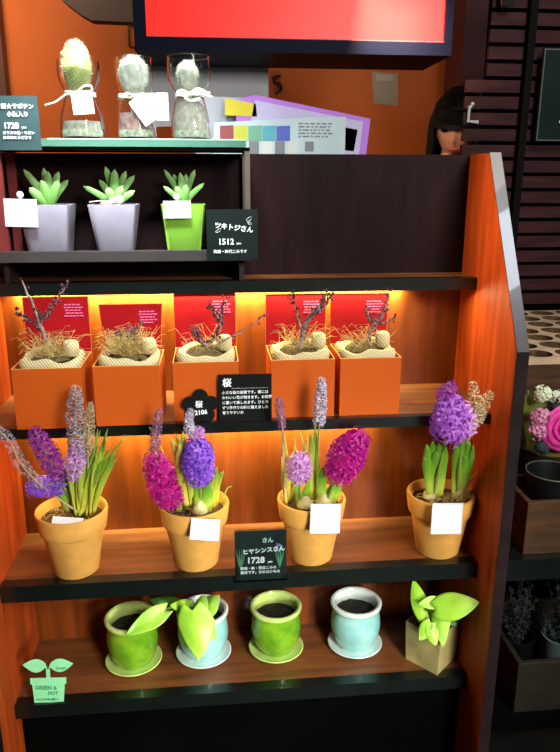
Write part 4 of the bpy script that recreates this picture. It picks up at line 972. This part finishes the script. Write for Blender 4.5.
# flowers: pink rose, small blossoms
def blossoms(q, c, n, spread, s, petals=5):
    for i in range(n):
        d = V((rnd.uniform(-1,1), rnd.uniform(-1,.1), rnd.uniform(-.4,1))).normalized(); floret(q, V(c)+d*spread*rnd.uniform(.6,1), d, s*rnd.uniform(.8,1.2), petals, .34, .2)
t = thing('flower_arrangement', (.600,.195,-.165), 'arrangement of a pink rose with cream and pale pink blossoms behind the crate', 'flowers'); b = V(t.location)
q = MB(); q.lathe([(0,0),(.040,0),(.050,.02),(.058,.115),(.060,.125),(.054,.124),(.050,.05),(0,.045)], 32); q.build('bowl', M['crate_dark'], t)
q = MB(); q.blob((0,0,.118), .055, 20, 12, 1, .9, .45, jit=.06); q.build('moss', M['olive'], t)
rc = W(.596,.140,.018)
q = MB()
for ring_, (n, r, tilt) in enumerate(((3,.009,1.3),(4,.017,1.1),(5,.027,.8),(5,.038,.45),(6,.046,.1))):
    for k in range(n):
        a = 2*PI*k/n+ring_*.7; ax = V((math.cos(a), 0, math.sin(a))); fw = V((-.15,-1,.35)).normalized()
        c = rc+ax*r*.45; sd = V((-math.sin(a),0,math.cos(a)))
        vs = []; fs = []; N = 6
        for i in range(N+1):
            f = i/N
            for j in range(-3,4):
                u = j/3; w_ = (.55+.6*math.sin(PI*min(1,f*.8)))*r*.75
                p = rc + ax*(r*(.35+.65*f**1.2)) + sd*w_*u + fw*(.024*math.sin(PI*.5*f)*(.3+tilt*.6) - .10*r*f*f*(1-tilt)) - ax*(u*u)*r*.22
                vs.append(p)
        for i in range(N):
            for j in range(6): fs.append((i*7+j,i*7+j+1,(i+1)*7+j+1,(i+1)*7+j))
        q.add(vs, fs)
o = q.build('rose', M['rose'], t, solid=.0006); o['label'] = 'large pink rose'
q = MB(); q.blob(rc+V((-.003,-.016,.006)), .009, 10, 8); o = q.build('rose_heart', mat('deep_pink', (.55,.01,.15), .5), t); 
for cc, n, sp, s_, m, nm in (((.555,.16,.078),26,.016,.0075,'whitefl','cream_blossoms'),((.585,.17,.070),16,.012,.007,'whitefl','cream_blossoms'),((.630,.17,.055),26,.018,.008,'mintfl','mint_blossoms'),
      ((.545,.14,.040),34,.018,.0075,'pinkfl','pink_blossoms'),((.540,.135,.015),26,.016,.007,'pinkfl','pink_blossoms'),((.640,.14,.070),22,.015,.0075,'whitefl','cream_blossoms'),((.66,.14,-.03),26,.018,.008,'mintfl','mint_blossoms')):
    q = MB(); blossoms(q, W(*cc), n, sp, s_); q.build(nm, M[m], t)
q = MB()
for cc in ((.583,.155,.050),(.545,.125,-.012),(.553,.13,-.018)): q.blob(W(*cc), .011, 12, 8, jit=.08)
q.build('grey_green_berries', M['dimleaf'], t)['kind'] = 'stuff'
for k in range(8):
    x = .528+.006*k; strap(t, [W(.56+.003*k,.19,-.06), W(x+.01,.185,.02), W(x-.004,.18,.070+.006*(k%3))], .005, mat('olive_leaf%d'%k, (.16,.20,.03), .6) if k == 0 else bpy.data.materials['olive_leaf0'])

# dim foliage in the dark under the slab: three small plants
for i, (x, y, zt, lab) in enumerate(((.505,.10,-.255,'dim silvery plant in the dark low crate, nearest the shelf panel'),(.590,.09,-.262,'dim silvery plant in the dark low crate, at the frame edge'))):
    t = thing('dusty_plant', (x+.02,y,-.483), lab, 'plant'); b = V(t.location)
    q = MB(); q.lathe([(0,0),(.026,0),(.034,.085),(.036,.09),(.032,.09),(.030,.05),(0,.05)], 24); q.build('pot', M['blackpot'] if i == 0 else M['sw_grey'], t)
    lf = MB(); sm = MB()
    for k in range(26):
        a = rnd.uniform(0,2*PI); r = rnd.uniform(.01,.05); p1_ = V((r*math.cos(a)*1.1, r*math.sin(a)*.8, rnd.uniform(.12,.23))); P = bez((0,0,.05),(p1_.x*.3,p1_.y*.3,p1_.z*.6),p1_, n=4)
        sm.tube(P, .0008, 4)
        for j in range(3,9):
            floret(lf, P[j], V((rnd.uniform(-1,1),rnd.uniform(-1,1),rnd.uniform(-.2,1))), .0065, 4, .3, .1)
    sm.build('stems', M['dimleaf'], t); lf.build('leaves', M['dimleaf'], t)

# ================================================================== person behind the shelf
HX, HY, HZ = .737, 1.25, .625       # head centre
per = thing('person', (HX,HY,FLOOR), 'person with long black hair and a fringe peeking past the slatted screen', 'person', rz=0)
def skin_obj(name, chains, m, remesh=.006, extra=None, parent=per):
    """chains: list of lists of (x,y,z,r); first vertex of the first chain is the root"""
    vs = []; es = []; rs = []; idx = {}
    def vid(p):
        k = (round(p[0],4),round(p[1],4),round(p[2],4))
        if k not in idx: idx[k] = len(vs); vs.append(p[:3]); rs.append(p[3])
        return idx[k]
    for ch in chains:
        for a, b_ in zip(ch, ch[1:]): es.append((vid(a), vid(b_)))
    me = bpy.data.meshes.new(name); me.from_pydata(vs, es, []); o = bpy.data.objects.new(name, me); C.objects.link(o)
    mo = o.modifiers.new('k','SKIN'); mo.use_smooth_shade = True
    for i, r in enumerate(rs):
        sv = me.skin_vertices[0].data[i]; sv.radius = (r, r); sv.use_root = (i == 0)
    su = o.modifiers.new('u','SUBSURF'); su.levels = 2
    dg = bpy.context.evaluated_depsgraph_get(); dg.update()
    nm = bpy.data.meshes.new_from_object(o.evaluated_get(dg)); bpy.data.objects.remove(o)
    q = MB(); q.add([v.co[:] for v in nm.vertices], [tuple(p.vertices) for p in nm.polygons])
    if extra: q.add(extra.v, extra.f)
    r = q.build(name, m, parent)
    if remesh:
        d = r.modifiers.new('r','REMESH'); d.mode = 'VOXEL'; d.voxel_size = remesh; d.use_smooth_shade = True
    return r
h0 = FLOOR
# head: sculpted grid, faces -y, turned slightly left and down
hd = MB(); vs = []; fs = []; NU, NV = 48, 40
for i in range(NV+1):
    th = PI*i/NV
    for j in range(NU):
        ph = 2*PI*j/NU; x = math.sin(th)*math.sin(ph); y = -math.sin(th)*math.cos(ph); z = math.cos(th)
        X, Y, Z = x*.074, y*.092, z*.108
        if z < 0: X *= 1-.36*(-z)**1.4; Y *= 1-.12*(-z)
        if y < 0:
            fr = -y
            if -.55 < z < .1 and abs(x) < .16: Y -= .020*fr*math.exp(-((z+.33)/.14)**2)*math.exp(-(x/.10)**2) + .008*math.exp(-((z+.08)/.2)**2)*math.exp(-(x/.08)**2)
            for e in (-1,1): Y += .009*math.exp(-((z+.03)/.10)**2)*math.exp(-((x-e*.40)/.17)**2)
            Y -= .006*math.exp(-((z+.60)/.07)**2)*math.exp(-(x/.25)**2)*fr
            Y -= .008*math.exp(-((z+.88)/.12)**2)*math.exp(-(x/.25)**2)
            Y -= .004*math.exp(-((z+.30)/.18)**2)*(math.exp(-((x-.5)/.2)**2)+math.exp(-((x+.5)/.2)**2))
        vs.append((X,Y,Z))
for i in range(NV):
    for j in range(NU): fs.append((i*NU+j,(i+1)*NU+j,(i+1)*NU+(j+1)%NU,i*NU+(j+1)%NU))
hd.add(vs, fs)
for e in (-1,1): hd.blob((e*.075,.008,-.012), .030, 10, 8, .30, .55, 1.0)
HR = Matrix.Translation((0,0,HZ-h0)) @ Euler((math.radians(10),math.radians(4),math.radians(-24))).to_matrix().to_4x4() @ Matrix.Scale(.94,4)
hd.v = [tuple(HR @ V(p)) for p in hd.v]
z_ = lambda z: z-h0
neckz, shz, hipz = .545, .455, .06
chains = [[(0,.01,z_(hipz),.10),(0,.01,z_(.18),.085),(0,.01,z_(.33),.095),(0,.015,z_(shz-.02),.075),(0,.015,z_(neckz-.02),.045),(0,.01,z_(neckz+.05),.044)]]
for e in (-1,1):
    ar = [(0,.015,z_(shz-.02),.075),(e*.13,.02,z_(shz-.03),.045),(e*.165,.02,z_(.28),.036),(e*.175,-.01,z_(.08),.028),(e*.175,-.03,z_(.03),.022),(e*.172,-.035,z_(-.01),.024)]
    chains.append(ar)
    for k, (dy, l_) in enumerate(((-.024,.066),(-.008,.074),(.008,.070),(.022,.056))):
        p = ar[-1]; chains.append([p,(p[0],p[1]+dy,p[2]-.035,.0095),(p[0]-e*.004,p[1]+dy*1.1,p[2]-.035-l_*.5,.0085),(p[0]-e*.014,p[1]+dy*1.1,p[2]-.035-l_,.007)])
    p = ar[-1]; chains.append([p,(p[0]-e*.008,p[1]-.030,p[2]-.010,.010),(p[0]-e*.016,p[1]-.040,p[2]-.040,.008)])
    chains.append([(0,.01,z_(hipz),.10),(e*.08,.01,z_(.02),.078),(e*.085,.0,z_(-.33),.050),(e*.085,.01,z_(-.66),.034),(e*.087,.01,z_(-.71),.033),(e*.09,-.09,z_(-.725),.025)])
body = skin_obj('body', chains, M['skin'], .006, extra=hd)
coat = skin_obj('coat', [[(0,.01,z_(-.02),.125),(0,.01,z_(.08),.118),(0,.01,z_(.20),.105),(0,.01,z_(.33),.112),(0,.015,z_(shz-.02),.090),(0,.015,z_(shz+.035),.060)]]+
   [[(0,.015,z_(shz-.02),.090),(e*.13,.02,z_(shz-.03),.058),(e*.167,.02,z_(.28),.048),(e*.177,-.01,z_(.09),.040),(e*.177,-.02,z_(.05),.038)] for e in (-1,1)], M['coat'], .008)
trs = skin_obj('trousers', [[(0,.01,z_(.05),.108),(0,.01,z_(.00),.105)]]+[[(0,.01,z_(.0),.105),(e*.082,.01,z_(-.03),.086),(e*.085,.0,z_(-.33),.062),(e*.085,.01,z_(-.64),.052),(e*.085,.01,z_(-.69),.050)] for e in (-1,1)], M['trouser'], .008)
for e in (-1,1):
    q = MB(); q.blob((e*.09,-.045,.036), .045, 20, 12, 1.0, 2.5, .75); q.build('shoe', M['blackpot'], per)
def hp(*p): return HR @ V(p)
for e in (-1,1):
    q = MB(); q.blob((0,0,0), .014, 14, 10, 1.2, .5, .6); o = q.build('eye', M['eye'], per); o.matrix_local = HR @ Matrix.Translation((e*.029,-.0755,-.006))
q = MB(); q.blob((0,0,0), .020, 16, 10, 1, .35, .33); o = q.build('lips', M['lips'], per); o.matrix_local = HR @ Matrix.Translation((0,-.082,-.064))
# hair: cap with fringe plus long locks
q = MB()
for i in range(26):
    for j in range(48): pass
vs = []; fs = []; n1, n2 = 22, 56
for i in range(n1+1):
    for j in range(n2):
        ph = 2*PI*j/n2; front = max(0, math.cos(ph))      # ph=0 faces -y
        end = 1.52+ (0 if front > .45 else .55)              # fringe stops above the eyes
        th = end*i/n1; k_ = 1+.012*math.sin(j*2.9)
        vs.append((math.sin(th)*math.sin(ph)*.090*k_, -math.sin(th)*math.cos(ph)*.108*k_+.002, .006+math.cos(th)*.120*k_-(.012 if front > .3 and i == n1 else 0)))
for i in range(n1):
    for j in range(n2): fs.append((i*n2+j,(i+1)*n2+j,(i+1)*n2+(j+1)%n2,i*n2+(j+1)%n2))
q.add(vs, fs)
for k in range(70):        # long side and back locks falling past the shoulders
    ph = math.radians(58+ (360-116)*k/69); sx, sy = math.sin(ph), -math.cos(ph)
    x, y = sx*.086, sy*.100; L_ = .255+.02*math.sin(k*1.7); ox = 1.02
    q.tube(bez((x*.8,y*.8+.003,.07),(x,y,0),(x*ox,y*.97+.01,-.09),(x*ox*1.04,y*.95+.016,-.17),(x*.98,y*.9+.02,-L_), n=4), [.011]*6+[.012]*8+[.009,.006,.003], 6)
for k in range(22):        # fringe strands
    a = math.radians(-56+112*k/21); sx, sy = math.sin(a), -math.cos(a)
    q.tube(bez((sx*.05,sy*.062,.105),(sx*.080,sy*.100,.070),(sx*.083,sy*.105,.035),(sx*.080,sy*.102,.010+.004*math.sin(k*2)), n=4), [.007]*4+[.0065]*5+[.006,.005,.004,.003], 6)
o = q.build('hair', M['hair'], per); o.matrix_local = HR

# ================================================================== lights
def area(name, loc, rot, sx, sy, power, col, spread=PI):
    l = bpy.data.lights.new(name, 'AREA'); l.shape = 'RECTANGLE'; l.size = sx; l.size_y = sy; l.energy = power; l.color = col; l.spread = spread
    o = bpy.data.objects.new(name, l); C.objects.link(o); o.location = loc; o.rotation_euler = rot; return o
WARM = (1,.95,.48)
# LED strips under the shelves
area('strip_light_upper', (-.05,.164,Z2-.021), (math.radians(35),0,0), .66,.008, 5.6, WARM, math.radians(120))
area('strip_light_upper', (.07,.108,Z2-.024), (math.radians(-25),0,0), .60,.006, 1.1, WARM)
area('strip_light_middle', (-.07,.158,Z3-.021), (math.radians(42),0,0), .60,.008, 8.0, WARM, math.radians(108))
area('strip_light_middle', (-.08,.040,Z3-.024), (math.radians(0),0,0), .54,.010, .9, WARM)
def aim(o, target): o.rotation_euler = (V(target)-V(o.location)).to_track_quat('-Z','Y').to_euler()
# white shop lights in front, at the right, plus a low added fill
l = area('front_light', (.75,-1.6,1.0), (0,0,0), .5,.4, 28, (1,.96,.86)); aim(l, (0,.0,-.15))
l = area('front_light', (.98,-.75,1.45), (0,0,0), .25,.25, 10, (.80,.88,1)); aim(l, (.35,.0,.4))
l = area('front_light', (.62,-1.3,.05), (0,0,0), .3,.3, 2.0, (.96,1,.88), math.radians(45)); aim(l, (-.02,.05,-.34))  # fill lamp added low in front to brighten the bottom shelf
l = area('ceiling_light', (.70,-.50,1.5), (0,0,0), .4,.3, 7, (1,.93,.8)); aim(l, (.0,.05,.1))
l = area('panel_light', (-.20,-.05,1.05), (0,0,0), .15,.15, .55, (1,.75,.5), math.radians(25)); aim(l, (.40,.01,.40))  # narrow lamp added to light only the upper side panel
l = area('wall_light', (-.7,1.2,1.35), (0,0,0), .4,.4, 10.5, (1,.80,.55)); aim(l, (-.5,2.0,.6))
l = area('wall_light', (.45,1.35,.35), (0,0,0), .5,.3, 1.3, (1,.75,.45)); aim(l, (.4,2.0,.8))
l = area('jar_light', (-.15,-.25,1.0), (0,0,0), .22,.15, 2.5, (.92,1,.98), math.radians(50)); aim(l, (-.20,.15,.52))
l = area('counter_light', (.2,.1,1.2), (0,0,0), .2,.2, .25, (.95,.97,1), math.radians(50)); aim(l, (.1,.4,.5))
l = area('face_light', (.35,.70,.85), (0,0,0), .15,.15, 1.7, (1,.75,.5), math.radians(60)); aim(l, (.71,1.2,.62))
w = bpy.data.worlds.new('world'); bpy.context.scene.world = w; w.use_nodes = True
w.node_tree.nodes['Background'].inputs[0].default_value = (.10,.09,.085,1); w.node_tree.nodes['Background'].inputs[1].default_value = .35

# ================================================================== camera (fitted to the photo's perspective)
cam = bpy.data.cameras.new('camera'); co = bpy.data.objects.new('camera', cam); C.objects.link(co)
pitch, yaw, roll, f = .2781, .0966, .0008, 689.94
fwd = V((math.sin(yaw)*math.cos(pitch), math.cos(yaw)*math.cos(pitch), -math.sin(pitch)))
r0 = V((math.cos(yaw), -math.sin(yaw), 0)); u0 = r0.cross(fwd)
r = r0*math.cos(roll)+u0*math.sin(roll); u = -r0*math.sin(roll)+u0*math.cos(roll)
mm = Matrix((r, u, -fwd)).transposed().to_4x4(); mm.translation = (-.0487,-1.0114,.4633)
co.matrix_world = mm
cam.sensor_fit = 'VERTICAL'; cam.sensor_height = 24; cam.lens = f/752*24; cam.clip_start = .01
bpy.context.scene.camera = co
vs_ = bpy.context.scene.view_settings; vs_.view_transform = 'Standard'; vs_.look = 'None'; vs_.exposure = 0
bpy.context.view_layer.update()
